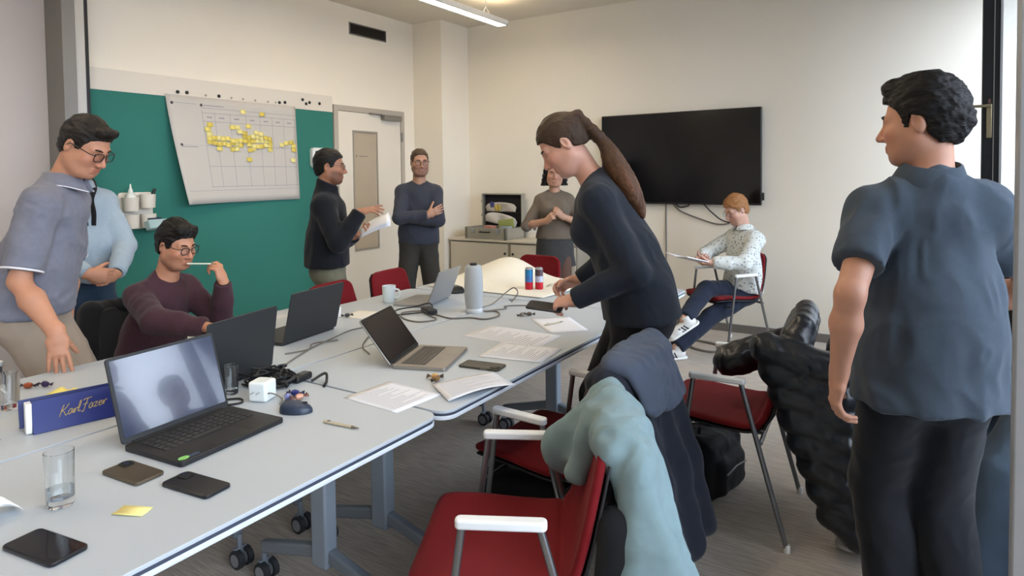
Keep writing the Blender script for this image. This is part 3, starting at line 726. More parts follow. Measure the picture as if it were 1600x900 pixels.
def noise3(P, seed=0):
    I = np.floor(P).astype(np.int64); f = P - I; f = f * f * (3 - 2 * f); r = 0
    for i in (0, 1):
        for j in (0, 1):
            for k in (0, 1):
                w_ = (f[:, 0] if i else 1 - f[:, 0]) * (f[:, 1] if j else 1 - f[:, 1]) * (f[:, 2] if k else 1 - f[:, 2])
                r = r + w_ * _hash(I[:, 0] + i, I[:, 1] + j, I[:, 2] + k, seed)
    return r
def folds(P, N, amp, Rm=np.eye(3), sc=(9, 9, 9), seed=1, warp=.04, mask=None):
    """cloth folds: ridged noise in a stretched, warped domain"""
    L = P @ Rm
    wv = np.stack([noise3(L * 7 + k * 13, seed + k) for k in range(3)], 1) * warp
    a = noise3((L + wv) * np.array(sc), seed + 5); b_ = noise3((L + wv * 1.5) * np.array(sc) * 2.1, seed + 9)
    f = (1 - 2 * np.abs(a)) * .7 + (1 - 2 * np.abs(b_)) * .3
    if mask is not None: f = f * mask
    return P + N * (amp * f)[:, None]
def np_obj(name, P, Q, m, parent, base, tint=None, smooth=True):
    me = D.meshes.new(name); n = len(P); q = len(Q)
    me.vertices.add(n); me.vertices.foreach_set('co', (P - np.asarray(base)).astype(F4).ravel())
    me.loops.add(q * 4); me.loops.foreach_set('vertex_index', Q.astype(np.int32).ravel())
    me.polygons.add(q); me.polygons.foreach_set('loop_start', np.arange(0, q * 4, 4, dtype=np.int32))
    me.update(calc_edges=True); me.validate()
    me.polygons.foreach_set('use_smooth', np.ones(len(me.polygons), bool))
    me.materials.append(m)
    if tint is not None:
        at = me.color_attributes.new('tint', 'FLOAT_COLOR', 'POINT')
        at.data.foreach_set('color', np.concatenate([tint, np.ones((n, 1))], 1).astype(F4).ravel())
    o = D.objects.new(name, me); COL.objects.link(o)
    if parent is not None: o.parent = parent
    else: o.location = base
    return o
def ik(S_, W_, l1, l2, pole):
    d = W_ - S_; L = min(np.linalg.norm(d), .998 * (l1 + l2)); u = un(d); a = (l1 * l1 - l2 * l2 + L * L) / (2 * L); h = math.sqrt(max(0, l1 * l1 - a * a))
    pp = un(pole - u * (pole @ u)); return S_ + u * a + pp * h, S_ + u * L
def rot_about(v, ax, a):
    ax = un(ax); return v * math.cos(a) + np.cross(ax, v) * math.sin(a) + ax * (ax @ v) * (1 - math.cos(a))
def hand_prims(W_, d, n, right, curl=.25, spread=.06, thumb=.3, sc=1.0, curls=None):
    """palm, four fingers and a thumb; d points wrist->fingers, n is the palm-side normal"""
    d = un(d); n = un(n - d * (n @ d)); s_ = np.cross(d, n); th = s_ if right else -s_
    out = []
    k = .008
    out.append((rcone(W_ - d * .02 * sc, W_ + d * .03 * sc, .019 * sc, .0165 * sc, s_, 1.45), .02))
    out.append((rcone(W_ + d * .03 * sc, W_ + d * .078 * sc, .0165 * sc, .0135 * sc, s_, 2.35), .015))
    out.append((rcone(W_ + d * .02 * sc + th * .02 * sc + n * .006 * sc, W_ + d * .05 * sc + th * .024 * sc + n * .009 * sc, .013 * sc, .012 * sc), .012))
    Ls = [(.032, .024, .019), (.036, .027, .02), (.033, .025, .02), (.026, .019, .017)]
    for i in range(4):
        off = (.030 - .0195 * i)
        p = W_ + d * (.084 - (.006 if i == 3 else 0) - (.002 if i == 0 else 0)) * sc + th * off * sc
        ang = spread * (1.5 - i); dd = rot_about(d, n, -ang if right else ang)
        dd = un(dd); 
        if (dd @ th) * (1.5 - i) < 0: dd = un(rot_about(d, n, ang if right else -ang))
        c = (curls[i] if curls else curl * (1 + .12 * i)); ax = np.cross(dd, n); r0 = .0088 * sc
        for j in range(3):
            dd = rot_about(dd, ax, c * (1.0, 1.1, .7)[j]); q = p + dd * Ls[i][j] * sc
            out.append((rcone(p, q, r0, r0 * .92), .004 if j else .007)); p = q; r0 *= .92
    p = W_ + d * .028 * sc + th * .026 * sc + n * .006 * sc
    dd = un(d * .72 + th * (.85 - thumb * .6) + n * thumb); ax = np.cross(dd, n + th * -.6)
    for j, L in enumerate((.036, .030, .024)):
        q = p + dd * L * sc; out.append((rcone(p, q, (.0125, .0105, .0095)[j] * sc, (.0105, .0098, .008)[j] * sc), .008 if j == 0 else .004)); p = q
        dd = rot_about(dd, ax, curl * .5)
    return out

# ================================================================== people
def skin_mat(n, c): return mat('skin_' + n, c, 0.5, var=0.05, vscale=25, bump=0.12, bscale=260, sss=0.12, spec=0.4, attr='tint', bdist=.0008)
def cloth(n, c, rough=0.9, var=0.06, vscale=5, bump=.22, bscale=350, sheen=.1, **k): return mat(n, c, rough, var=var, vscale=vscale, bump=bump, bscale=bscale, sheen=sheen, spec=.2, bdist=.001, wr=.35, **k)
def hair_mat(n, c, st=(30, 30, 160), attr=None): return mat('hair_' + n, c, 0.42, attr=attr, var=0.35, vscale=3, bump=.7, bscale=3.0, stretch=st, spec=0.25, bdist=.004)

def person(label, base, yaw, H=1.8, pelvis=None, lean=0, clean=None, cside=0, ctwist=0, head=(0, 0, 0), arms=None, feet=None, sex='m',
           bulk=1.0, skin='c99a80', skin_name='fair', hair=None, top=None, legs=None, shoes=None, beard=0.0, glasses=None, vox=.0085, fine=.0042,
           eyes=True, fold=1.0, neck=.078):
    s = H / 1.8; base = np.array([base[0], base[1], 0.0])
    root = thing('person', label, 'person', tuple(base)); root['group'] = 'people in the meeting room'
    yw = R(yaw) - math.pi / 2
    P = np.array(pelvis, float) if pelvis is not None else base + V3(0, 0, .95 * s)
    Rp = rz3(yw) @ rx3(-R(lean)); Rc = rz3(yw + R(ctwist)) @ rx3(-R(clean if clean is not None else lean)) @ ry3(R(cside))
    hw = {'m': .152, 'f': .136}[sex] * s; W_ = P + Rp @ V3(0, 0, .13 * s); X_ = Rc @ V3(1, 0, 0); Xp = Rp @ V3(1, 0, 0)
    N = W_ + Rc @ V3(0, -.012, .395) * s; Sh = {q: W_ + Rc @ V3(g * hw / s, -.012, .297) * s for q, g in (('R', 1), ('L', -1))}
    hy, hp, hr = head; Rh = rz3(R(hy) - math.pi / 2) @ rx3(-R(hp)) @ ry3(R(hr))
    mid = un(Rc @ V3(0, .12, 1) + Rh @ V3(0, .0, 1) * .5); Qv = N + mid * neck * s; hs = s ** .5
    Hc = Qv + Rh @ V3(0, .016, .108) * hs
    hd = lambda x, y, z: Hc + Rh @ (V3(x, y, z) * hs)
    fem = sex == 'f'
    def torso(o, low=-.03, tight=False):
        B = bulk
        L = [(rcone(P + Rp @ V3(0, -.005, low) * s, P + Rp @ V3(0, -.005, .06) * s, (.108 * B + (.004 if fem else 0)) * s + o, .102 * B * s + o, Xp, 1.48), .05),
             (rcone(P + Rp @ V3(0, 0, .06) * s, W_ + Rc @ V3(0, .0, .06) * s, (.098 if fem else .104) * B * s + o, (.096 if fem else .106) * B * s + o, Xp, 1.3 if fem else 1.36), .05),
             (rcone(W_ + Rc @ V3(0, .005, .06) * s, W_ + Rc @ V3(0, .0, .27) * s, (.096 if fem else .107) * B * s + o, .090 * B * s + o, X_, 1.36), .05),
             (rcone(Sh['L'] + X_ * .02, Sh['R'] - X_ * .02, .050 * s + o, .050 * s + o), .05)]
        for q in 'LR': L.append((rcone(N + Rc @ V3(0, -.014, -.022) * s, Sh[q] + Rc @ V3(0, 0, .004), .047 * s + o * .5, .047 * s + o * .8), .035))
        if fem:
            for g in (-1, 1): L.append((ellip(W_ + Rc @ V3(g * .07, .085, .21) * s, Rc, V3(.06, .05, .06) * s + o), .04))
        return L
    # ---- arms
    l1, l2 = .295 * s, .26 * s; J = {}
    for q in 'LR':
        wr, pole, d, n, opt = arms[q]; E, Wr = ik(Sh[q], np.array(wr, float), l1, l2, np.array(pole, float)); J[q] = (E, Wr, un(np.array(d, float)) if d is not None else un(Wr - E), np.array(n, float), opt)
    # ---- legs
    kt, ks = .445 * s, .43 * s; Lg = {}
    for q, g in (('R', 1), ('L', -1)):
        hip = P + Rp @ V3(g * .088, 0, -.03) * s
        if feet and q in feet: fx, fpole, fyaw, fpit = feet[q]; ank = np.array(fx, float)
        else: ank = base + rz3(yw) @ V3(g * .1, 0, .085) ; fpole = None; fyaw = yaw + -g * 10; fpit = 0
        pole = np.array(fpole, float) if fpole is not None else rz3(yw) @ V3(0, 1, 0)
        kn, ank = ik(hip, ank, kt, ks, pole); Lg[q] = (hip, kn, ank, rz3(R(fyaw) - math.pi / 2) @ rx3(-R(fpit)))
    # ---- skin
    pr = torso(-.006)
    for q in 'LR':
        E, Wr, d, n, opt = J[q]; fm = un(Wr - E); sd = np.cross(fm, n)
        pr += [(rcone(Sh[q], E, .047 * s * (.88 if fem else 1), .037 * s * (.88 if fem else 1)), .03), (rcone(E, E + (Wr - E) * .35, .036 * s * (.9 if fem else 1), .039 * s * (.85 if fem else 1)), .02), (rcone(E + (Wr - E) * .35, Wr, .039 * s * (.85 if fem else 1), .022 * s, un(sd), 1.2), .02)]
        pr += hand_prims(Wr, d, n, q == 'R', sc=(.92 if fem else 1.0) * hs, **opt)
        hip, kn, ank, Rf = Lg[q]
        pr += [(rcone(hip, kn, .082 * s, .056 * s), .04), (rcone(kn, kn + (ank - kn) * .3, .052 * s, .054 * s), .02), (rcone(kn + (ank - kn) * .3, ank, .052 * s, .036 * s), .02), (rcone(ank + Rf @ V3(0, -.02, -.04), ank + Rf @ V3(0, .13, -.055), .03, .026), .02)]
    pr += [(rcone(N - Rc @ V3(0, 0, .03) * s, Qv + Rh @ V3(0, -.005, .04), .061 * s * (.86 if fem else 1), .056 * hs * (.88 if fem else 1)), .03)]
    HP = [(ellip(hd(0, -.012, .030), Rh, V3(.075, .096, .088) * hs), .01), (ellip(hd(0, .022, -.035), Rh, V3(.060, .070, .084) * hs), .03),
          (rcone(hd(-.024, .045, -.092), hd(.024, .045, -.092), .026 * hs, .026 * hs), .025), (ellip(hd(0, .066, -.10), Rh, V3(.022, .020, .020) * hs), .02),
          (rcone(hd(-.050, .0, -.055), hd(-.034, .045, -.088), .024 * hs, .022 * hs), .035), (rcone(hd(.050, .0, -.055), hd(.034, .045, -.088), .024 * hs, .022 * hs), .035),
          (rcone(hd(-.040, .070, .018), hd(0, .080, .016), .012 * hs, .012 * hs), .014), (rcone(hd(.040, .070, .018), hd(0, .080, .016), .012 * hs, .012 * hs), .014),
          (ellip(hd(-.042, .062, -.028), Rh, V3(.020, .020, .018) * hs), .03), (ellip(hd(.042, .062, -.028), Rh, V3(.020, .020, .018) * hs), .03),
          (ellip(hd(-.043, .030, -.050), Rh, V3(.018, .030, .034) * hs), .035), (ellip(hd(.043, .030, -.050), Rh, V3(.018, .030, .034) * hs), .035)]
    pr += HP
    fn = [(Hc - .15, Hc + .15, fine)] if vox > fine else []
    for q in 'LR':
        c = J[q][1] + J[q][2] * .08; fn.append((c - .12, c + .12, fine))
    fld = Field(pr, vox, fn)
    for g in (-1, 1): fld.sub(ellip(hd(g * .031, .101, .001), Rh, V3(.022, .020, .014) * hs), .012)
    for g in (-1, 1): fld.add(ellip(hd(g * .031, .0655, .002), Rh, V3(.0135, .0135, .0125) * hs), .003)
    fld.add(rcone(hd(0, .086, .006), hd(0, .110, -.036), .0075 * hs, .0115 * hs), .012)
    for g in (-1, 1): fld.add(ellip(hd(g * .0115, .098, -.041), Rh, V3(.0085, .010, .008) * hs), .008)
    fld.sub(rcone(hd(-.022, .107, -.0705), hd(.022, .107, -.0705), .0105, .0105), .004)
    fld.add(rcone(hd(-.017, .086, -.0655), hd(.017, .086, -.0655), .0065, .0065), .006); fld.add(rcone(hd(-.015, .085, -.077), hd(.015, .085, -.077), .0075, .0075), .006)
    for g in (-1, 1):
        Re = Rh @ rz3(-g * .35) @ rx3(-.18)
        fld.add(ellip(hd(g * .077, -.014, -.004), Re, V3(.0095, .019, .032) * hs), .006); fld.sub(ellip(hd(g * .087, -.008, .0), Re, V3(.008, .010, .018) * hs), .005)
    Pm, Qm = fld.mesh(); Pm = smooth_mesh(Pm, Qm, 1, .35)
    hl = ((Pm - Hc) @ Rh) / hs; inh = np.linalg.norm(hl - np.array([0, 0, -.01]), axis=1) < .16
    tint = np.ones((len(Pm), 3))
    lip = np.exp(-((hl[:, 2] + .0715) / .0105) ** 2 - (hl[:, 0] / .022) ** 4) * (hl[:, 1] > .078) * inh
    tint *= 1 - lip[:, None] * np.array([.10, .36, .32])
    ck = np.exp(-((hl[:, 2] + .03) / .03) ** 2) * (hl[:, 1] > .05) * inh; tint *= 1 - ck[:, None] * np.array([.0, .10, .10])
    bd = np.clip((-.046 - hl[:, 2] + np.abs(hl[:, 0]) * .35) / .02, 0, 1) * np.clip((hl[:, 1] + .005) / .03, 0, 1) * inh * (1 - lip) * (hl[:, 2] > -.135)
    mus = np.exp(-((hl[:, 2] + .056) / .006) ** 2 - (hl[:, 0] / .028) ** 4) * (hl[:, 1] > .078) * inh
    tint *= 1 - (np.maximum(bd, mus) * beard)[:, None] * np.array([.72, .76, .78])
    np_obj('body', Pm, Qm, skin_mat(skin_name, skin), root, base, tint)
    # ---- eyes, brows
    if eyes:
        for g in (-1, 1):
            e = MB(); e.M = Matrix.Translation(Vector(hd(g * .031, .0685, -.0015) - base)) @ Matrix(Rh.tolist()).to_4x4() @ Matrix.Rotation(R(-90), 4, 'X')
            rr = .0122 * hs; pf = [(rr * math.sin(a), rr * math.cos(a)) for a in np.linspace(math.pi, 0, 13)]
            e.lathe([(max(a, 0), z) for a, z in pf], 16); e.mi = [1 if min(e.v[i][0] * 0 + (Matrix(Rh.tolist()).transposed() @ (Vector(e.v[i]) - e.M.to_translation()))[1] for i in f) > rr * .86 else 0 for f in e.f]
            e.build('eye', [mat('eye_white', 'd8d2cb', 0.25), mat('eye_iris', '2a1d16', 0.2)], root)
    for g in (-1, 1): MB().tube([Vector(hd(g * x, y, z) - base) for x, y, z in ((.013, .0915, .020), (.026, .0905, .0245), (.040, .083, .0245), (.052, .068, .018))], [.0028, .0042, .0036, .0015], 6).build('eyebrow', hair['m'], root)
    # ---- hair
    if hair:
        t_ = hair.get('t', .010); tp = hair.get('top', .010); zf = hair.get('line', .072)
        hp_ = [(ellip(hd(0, -.014, .030 + tp * .5), Rh, (V3(.076 + t_, .097 + t_, .088 + tp)) * hs), 0)]
        hp_.append((ellip(hd(0, -.04, -.02), Rh, V3(.060 + t_ * .6, .064 + t_, .07) * hs), .02))
        for (a, b_, ra, rb, k) in hair.get('add', ()): hp_.append((rcone(hd(*a), hd(*b_), ra * hs, rb * hs), k))
        tail = []
        if 'tail' in hair:
            pts = [hd(*hair['tail'][0])] + [N + Rc @ V3(*p[:3]) * s for p in hair['tail'][1]]; rr = [hair['tail'][2]] + [p[3] for p in hair['tail'][1]]
            sp_ = spline([tuple(p) for p in pts], 4); rs_ = np.interp(np.linspace(0, len(rr) - 1, len(sp_)), range(len(rr)), rr)
            tail = [(rcone(np.array(sp_[i]), np.array(sp_[i + 1]), rs_[i], rs_[i + 1], X_, 1.25), .012) for i in range(len(sp_) - 1)]
        hf = Field(hp_ + tail, hair.get('vox', fine * .95))
        ly = np.array([-.13, -.09, -.06, -.034, -.028, .004, .012, .026, .036, .05, .07, .10, .13]); nap = hair.get('nape', -.07)
        lz = np.array([nap, nap, nap * .9, -.035, .012, .018, -.020, -.022, .02, zf - .022, zf - .004, zf, zf])
        tmp = hair.get('temple', 0.0); lz = np.where((ly > .03) & (ly < .06), lz + tmp, lz)
        def hcut(X, Y, Z):
            x, y, z = X - Hc[0], Y - Hc[1], Z - Hc[2]
            yl = (Rh[0, 1] * x + Rh[1, 1] * y + Rh[2, 1] * z) / hs; zl = (Rh[0, 2] * x + Rh[1, 2] * y + Rh[2, 2] * z) / hs
            return (np.interp(yl, ly, lz) - zl) * .55
        hf.cutf(hcut)
        for (a, b_, ra, rb, k) in hair.get('post', ()): hf.add(rcone(hd(*a), hd(*b_), ra * hs, rb * hs), k)
        for p_, k in tail: hf.add(p_, k)
        Ph, Qh = hf.mesh(); Nh = vnorm(Ph, Qh); Ph = smooth_mesh(Ph, Qh, 1, .4)
        lo = (Ph - Hc) @ Rh
        fq = np.array(hair.get('freq', (70, 22, 70))); am = hair.get('amp', .0035)
        Ph = Ph + Nh * (am * (noise3(lo * fq, 3) + .6 * noise3(lo * fq * 2.3, 8)))[:, None]
        ht = None
        if tail:
            g_ = np.clip((np.linalg.norm(Ph - Hc, axis=1) - .13) / .22, 0, 1)[:, None]; ht = 1 + g_ * np.array([1.9, 1.25, .75]) * (.75 + .5 * noise3(lo * np.array([120, 120, 14]), 4))[:, None]
        np_obj('hair', Ph, Qh, hair['m'], root, base, ht)
        if 'tie' in hair:
            a, b_, r_ = hair['tie']; MB().tube([Vector(hd(*a) - base), Vector(hd(*b_) - base)], r_, 12).build('hair_tie', m_black, root)
    # ---- glasses
    if glasses:
        gm = mat('spectacle_' + glasses, {'dark': '16161a', 'thin': '4a4a4e', 'brown': '3a2a20'}[glasses], .35); rr = .0011 if glasses == 'thin' else .0020
        gb = MB(); T = lambda x, y, z: Vector(hd(x, y, z) - base)
        for g in (-1, 1):
            pl = [(g * .032 + x, .103 - abs(g * .032 + x) ** 2 * 1.5, -.003 + z) for x, z in rrect(.047, .036, .013, 4)]
            gb.tube([T(*p) for p in pl], rr * hs, 6, closed=True)
            gb.tube([T(g * .056, .0975, .006), T(g * .0745, .085, .008), T(g * .083, -.005, .010), T(g * .081, -.022, -.008)], rr * hs, 6)
        gb.tube([T(-.009, .1035, .002), T(0, .105, .004), T(.009, .1035, .002)], rr * hs, 6)
        go = gb.build('glasses', gm, root)
        for g in (-1, 1):
            lb = MB(); lb._add([T(g * .032 + x * .95, .103 - abs(g * .032 + x) ** 2 * 1.5, -.003 + z * .95) for x, z in rrect(.047, .036, .013, 4)], [tuple(range(20))]); lb.build('lens', glass_mat('lens_glass', (.95, .96, .97), .10), go, smooth=0)
    # ---- trousers / skirt
    if legs:
        lm = legs['m']; o = legs.get('o', .012); tl = torso(o - .008, -.04)[:1] + [(rcone(P + Rp @ V3(0, 0, .04) * s, P + Rp @ V3(0, 0, .10) * s, .100 * bulk * s + o - .008, .099 * bulk * s + o - .008, Xp, 1.42), .04)]
        if legs.get('skirt'):
            z0 = legs['skirt']; tl += [(rcone(P + Rp @ V3(0, 0, .05) * s, P + Rp @ V3(0, 0, z0) * s, .108 * s + o, .138 * s + o, Xp, 1.40), .03)]
        else:
            for q in 'LR':
                hip, kn, ank, Rf = Lg[q]; en = kn + (ank - kn) * legs.get('len', .97); nn = un(ank - kn)
                tl += [(rcone(hip - Rp @ V3((1 if q == 'R' else -1) * .010, 0, .01), kn, .080 * s + o, .063 * s + o), .045), (rcone(kn, en + nn * .03, .064 * s + o, legs.get('cuff', .056) * s + o, cut=(en, nn)), .025)]
        tf = Field(tl, legs.get('vox', vox)); wz = legs.get('waist', .075)
        tf.cut(P + Rp @ V3(0, 0, wz) * s, Rp @ V3(0, 0, 1))
        if legs.get('skirt'): tf.cut(P + Rp @ V3(0, 0, legs['skirt'] + .02) * s, Rp @ V3(0, 0, -1))
        Pt, Qt = tf.mesh(); Nt = vnorm(Pt, Qt); Pt = folds(Pt, Nt, .006 * fold * legs.get('fold', 1), np.eye(3), legs.get('fsc', (10, 10, 7)), 21)
        np_obj('skirt' if legs.get('skirt') else 'trousers', Pt, Qt, lm, root, base)
        if legs.get('belt'):
            c = P + Rp @ V3(0, 0, wz - .02) * s; ring = [Vector(c + Rp @ V3(math.cos(a) * (.100 * bulk * s + o + .003) * 1.42, math.sin(a) * (.100 * bulk * s + o + .003), 0) - base) for a in np.linspace(0, 2 * math.pi, 40, endpoint=False)]
            bb = MB()
            for dz in (-.012, 0, .012): bb.tube([p + Vector(Rp @ V3(0, 0, dz)) for p in ring], .0075, 6, closed=True)
            bb.build('belt', legs['belt'], root)
    if legs and legs.get('tights'):
        tg = []
        for q in 'LR':
            hip, kn, ank, Rf = Lg[q]; tg += [(rcone(hip, kn, .086 * s, .060 * s), .03), (rcone(kn, kn + (ank - kn) * .3, .056 * s, .058 * s), .02), (rcone(kn + (ank - kn) * .3, ank, .056 * s, .040 * s), .02)]
        np_obj('tights', *Field(tg, vox).mesh(), legs['tights'], root, base)
    # ---- top
    if top:
        tm = top['m']; o = top.get('o', .016); hem = top.get('hem', -.06); tl = torso(o, hem - .02); tl.append((rcone(P + Rp @ V3(0, -.004, hem - .02) * s, P + Rp @ V3(0, -.002, .08) * s, .112 * bulk * s + o + top.get('flare', 0), .102 * bulk * s + o, Xp, 1.47), .04))
        for q in 'LR':
            E, Wr, d, n, opt = J[q]; S_ = Sh[q]; ln = top.get('sleeve', 'long'); fs = .92 if fem else 1.0
            if ln == 'short':
                u = un(E - S_); en = S_ + (E - S_) * top.get('slen', .72)
                tl += [(rcone(S_, en + u * .03, .048 * s + o, .050 * s + o, cut=(en, u)), .03)]
            else:
                fr_ = {'long': .97, 'half': .12}[ln]; en = E + (Wr - E) * fr_; u = un(Wr - E)
                tl += [(rcone(S_, E, (.050 * s + o) * fs, (.041 * s + o) * fs), .03), (rcone(E, E + (Wr - E) * .5 if fr_ > .5 else en + u * .03, (.041 * s + o) * fs, (.037 * s + o * .9) * fs, cut=(en, u)), .018)]
                if fr_ > .5: tl += [(rcone(E + (Wr - E) * .5, en + u * .03, (.037 * s + o * .9) * fs, (.026 * s + o * .8) * fs, cut=(en, u)), .015)]
        ck_ = top.get('neck', 'crew'); nz = {'crew': .012, 'polo': .012, 'high': .075, 'wide': -.01}[ck_]
        if ck_ == 'high': tl += [(rcone(N - Rc @ V3(0, 0, .02) * s, Qv, .066 * s + o * .5, .062 * s + o * .5), .03)]
        tf = Field(tl, top.get('vox', vox)); tf.cut(P + Rp @ V3(0, 0, hem) * s, Rp @ V3(0, 0, -1))
        cpt = N + Rc @ V3(0, .0, nz) * s
        # open the neck: remove what lies above the neckline plane close to the neck
        nd2 = un(Rc @ V3(0, .42, 1))
        tf.cutf(lambda X, Y, Z: np.minimum((X - cpt[0]) * nd2[0] + (Y - cpt[1]) * nd2[1] + (Z - cpt[2]) * nd2[2], .11 - np.sqrt((X - cpt[0]) ** 2 + (Y - cpt[1]) ** 2 + (Z - cpt[2]) ** 2)))
        Pt, Qt = tf.mesh(); Nt = vnorm(Pt, Qt)
        Pt = folds(Pt, Nt, top.get('fold', .006) * fold, Rc, top.get('fsc', (9, 9, 5)), top.get('seed', 11))
        np_obj(top.get('name', 'shirt'), Pt, Qt, tm, root, base)
        if ck_ == 'polo' or top.get('collar'):
            cb = MB(); n_ = 34; g0 = top.get('gap', .30)
            up = un(Rc @ V3(0, -.30, 1)); fw = un(Rc @ V3(0, 1, .30)); c0 = N + Rc @ V3(0, .004, .0) * s
            prof = [(.062, .030), (.068, .046), (.074, .044), (.096, -.006), (.090, -.010), (.066, .018)]
            vs = []; k = len(prof)
            for i in range(n_ + 1):
                a = g0 + (2 * math.pi - 2 * g0) * i / n_ + math.pi / 2
                for (r_, z_) in prof:
                    fr2 = 1 + .10 * max(0, math.sin(a))
                    vs.append(Vector(c0 + (X_ * math.cos(a) * 1.02 + fw * math.sin(a) * fr2) * r_ * s + up * (z_ - .028 * max(0, math.sin(a)) ** 2) * s - base))
            fs_ = [(i * k + j, i * k + (j + 1) % k, (i + 1) * k + (j + 1) % k, (i + 1) * k + j) for i in range(n_) for j in range(k)] + [tuple(range(k)), tuple(n_ * k + j for j in range(k))]
            cb._add(vs, fs_); co = cb.build('collar', top.get('collar_m', tm), root, smooth=60)
            if top.get('piping'):
                MB().tube([vs[i * k + 3] for i in range(n_ + 1)], .0022, 6).build('collar_piping', top['piping'], co)
        if top.get('cuffs'):
            for q in 'LR':
                E, Wr, d, n, opt = J[q]; S_ = Sh[q]; u = un(E - S_); en = S_ + (E - S_) * top.get('slen', .72); rr = .050 * s + o + .002
                a1 = un(np.cross(u, V3(.3, .5, .8))); a2 = np.cross(u, a1)
                MB().tube([Vector(en - u * .004 + a1 * rr * math.cos(a) + a2 * rr * math.sin(a) - base) for a in np.linspace(0, 2 * math.pi, 30, endpoint=False)], .0042, 6, closed=True).build('cuff_piping', top['cuffs'], root)
    # ---- shoes
    sh = shoes or {'m': mat('shoe_dark', '1c1b1c', .5), 'sole': mat('shoe_sole_dark', '111111', .6)}
    for q in 'LR':
        hip, kn, ank, Rf = Lg[q]; g = lambda x, y, z: ank + Rf @ V3(x, y, z)
        sp = [(rcone(g(0, -.045, -.045), g(0, .10, -.052), .038, .036, Rf[:, 0], 1.12), .02), (rcone(g(0, .09, -.055), g(0, .155, -.062), .034, .026, Rf[:, 0], 1.3), .02), (rcone(g(0, -.02, -.04), g(0, -.015, .025), .046, .043), .02)]
        f_ = Field(sp, .006); f_.cut(g(0, 0, -.078), -Rf[:, 2]); f_.cut(g(0, 0, .02), Rf[:, 2])
        Ps, Qs = f_.mesh(); so_ = np_obj('shoe', Ps, Qs, sh['m'], root, base)
        sl = MB(); sl.M = Matrix.Translation(Vector(g(0, .045, -.087) - base)) @ Matrix(Rf.tolist()).to_4x4(); sl.prism(rrect(.092, .285, .044, 5), 0, .018); sl.build('sole', sh['sole'], so_, bevel=.004)
        if sh.get('stripes'):
            for k in range(3):
                for gx in (-1, 1):
                    st = MB(); st.M = Matrix.Translation(Vector(g(gx * .041, .025 + k * .024, -.050) - base)) @ Matrix(Rf.tolist()).to_4x4() @ Matrix.Rotation(R(-28), 4, 'X')
                    st.box(0, 0, 0, .007, .010, .052).build('stripe', sh['stripes'], so_)
    return dict(root=root, base=base, Sh=Sh, J=J, Hc=Hc, Rh=Rh, Rc=Rc, Rp=Rp, P=P, W=W_, N=N, hd=hd, s=s, Lg=Lg)
# ================================================================== the people in the room
def lw(base, yaw, p):
    q = rz3(R(yaw) - math.pi / 2) @ V3(*p); return (base[0] + q[0], base[1] + q[1], q[2])
h_dark = hair_mat('dark_brown', '211913'); h_black = hair_mat('black', '14110f'); h_grey = hair_mat('greying', '1d1815'); h_brown = hair_mat('brown', '4a3a2c'); h_ginger = hair_mat('ginger', '9a6a40'); h_long = hair_mat('long_brown', '3b2a1d', attr='tint')
HN = dict(curl=.2, spread=.05, thumb=.3)
# 1 man in the grey polo, one hand on the table
c_polo = cloth('grey_melange_polo', '70717c', var=.08, vscale=40); c_pip = cloth('white_piping', 'd9d9dd')
P1 = person('standing man in a grey polo and beige trousers resting one hand on the table', (-3.31, 1.27), 46, 1.89, pelvis=(-3.285, 1.255, .955), lean=6, clean=19, head=(26, 30, 0), bulk=1.04,
    arms={'R': ((-2.895, 1.185, .893), (-.85, -.6, 0), (.20, -.05, -.95), (-.75, .45, -.1), dict(curl=.10, spread=.09, thumb=.8)), 'L': ((-3.38, 1.42, .84), (-.8, .4, 0), (.1, 0, -1), (-1, 0, 0), HN)},
    skin='b98468', skin_name='tan', hair=dict(m=h_grey, t=.007, top=.013, line=.068, add=[((-.03, .07, .10), (.04, .07, .102), .02, .018, .02)], amp=.003), glasses='dark',
    top=dict(m=c_polo, sleeve='short', slen=.86, neck='polo', hem=-.02, piping=c_pip, cuffs=c_pip, o=.017, fsc=(7, 7, 10), fold=.011), legs=dict(m=cloth('beige_chino', '9c8c7b'), o=.014), vox=.008, fine=.004)
# 2 man in pale blue shirt, mostly hidden behind him
P2 = person('man in a pale blue shirt and jeans half hidden behind the grey polo', (-4.13, 1.83), 0, 1.78, head=(10, 12, 0), bulk=1.0,
    arms={'L': ((-3.84, 1.88, .97), (-.3, .8, -.3), (.3, -.8, -.2), (-1, -.3, 0), dict(curl=.5, spread=.03, thumb=.4)), 'R': ((-3.83, 1.73, .99), (-.3, -.8, -.3), (.3, .8, -.2), (-1, .3, 0), dict(curl=.5, spread=.03, thumb=.4))},
    skin='b98468', skin_name='tan', hair=dict(m=h_black, t=.010, top=.012, line=.068, nape=-.085), top=dict(m=cloth('pale_blue_shirt', '98a8b5', var=.04, vscale=60), neck='polo', gap=.35, hem=-.03, fold=.008), legs=dict(m=cloth('navy_jeans', '2a3a4c'), o=.012), vox=.0105, fine=.006)
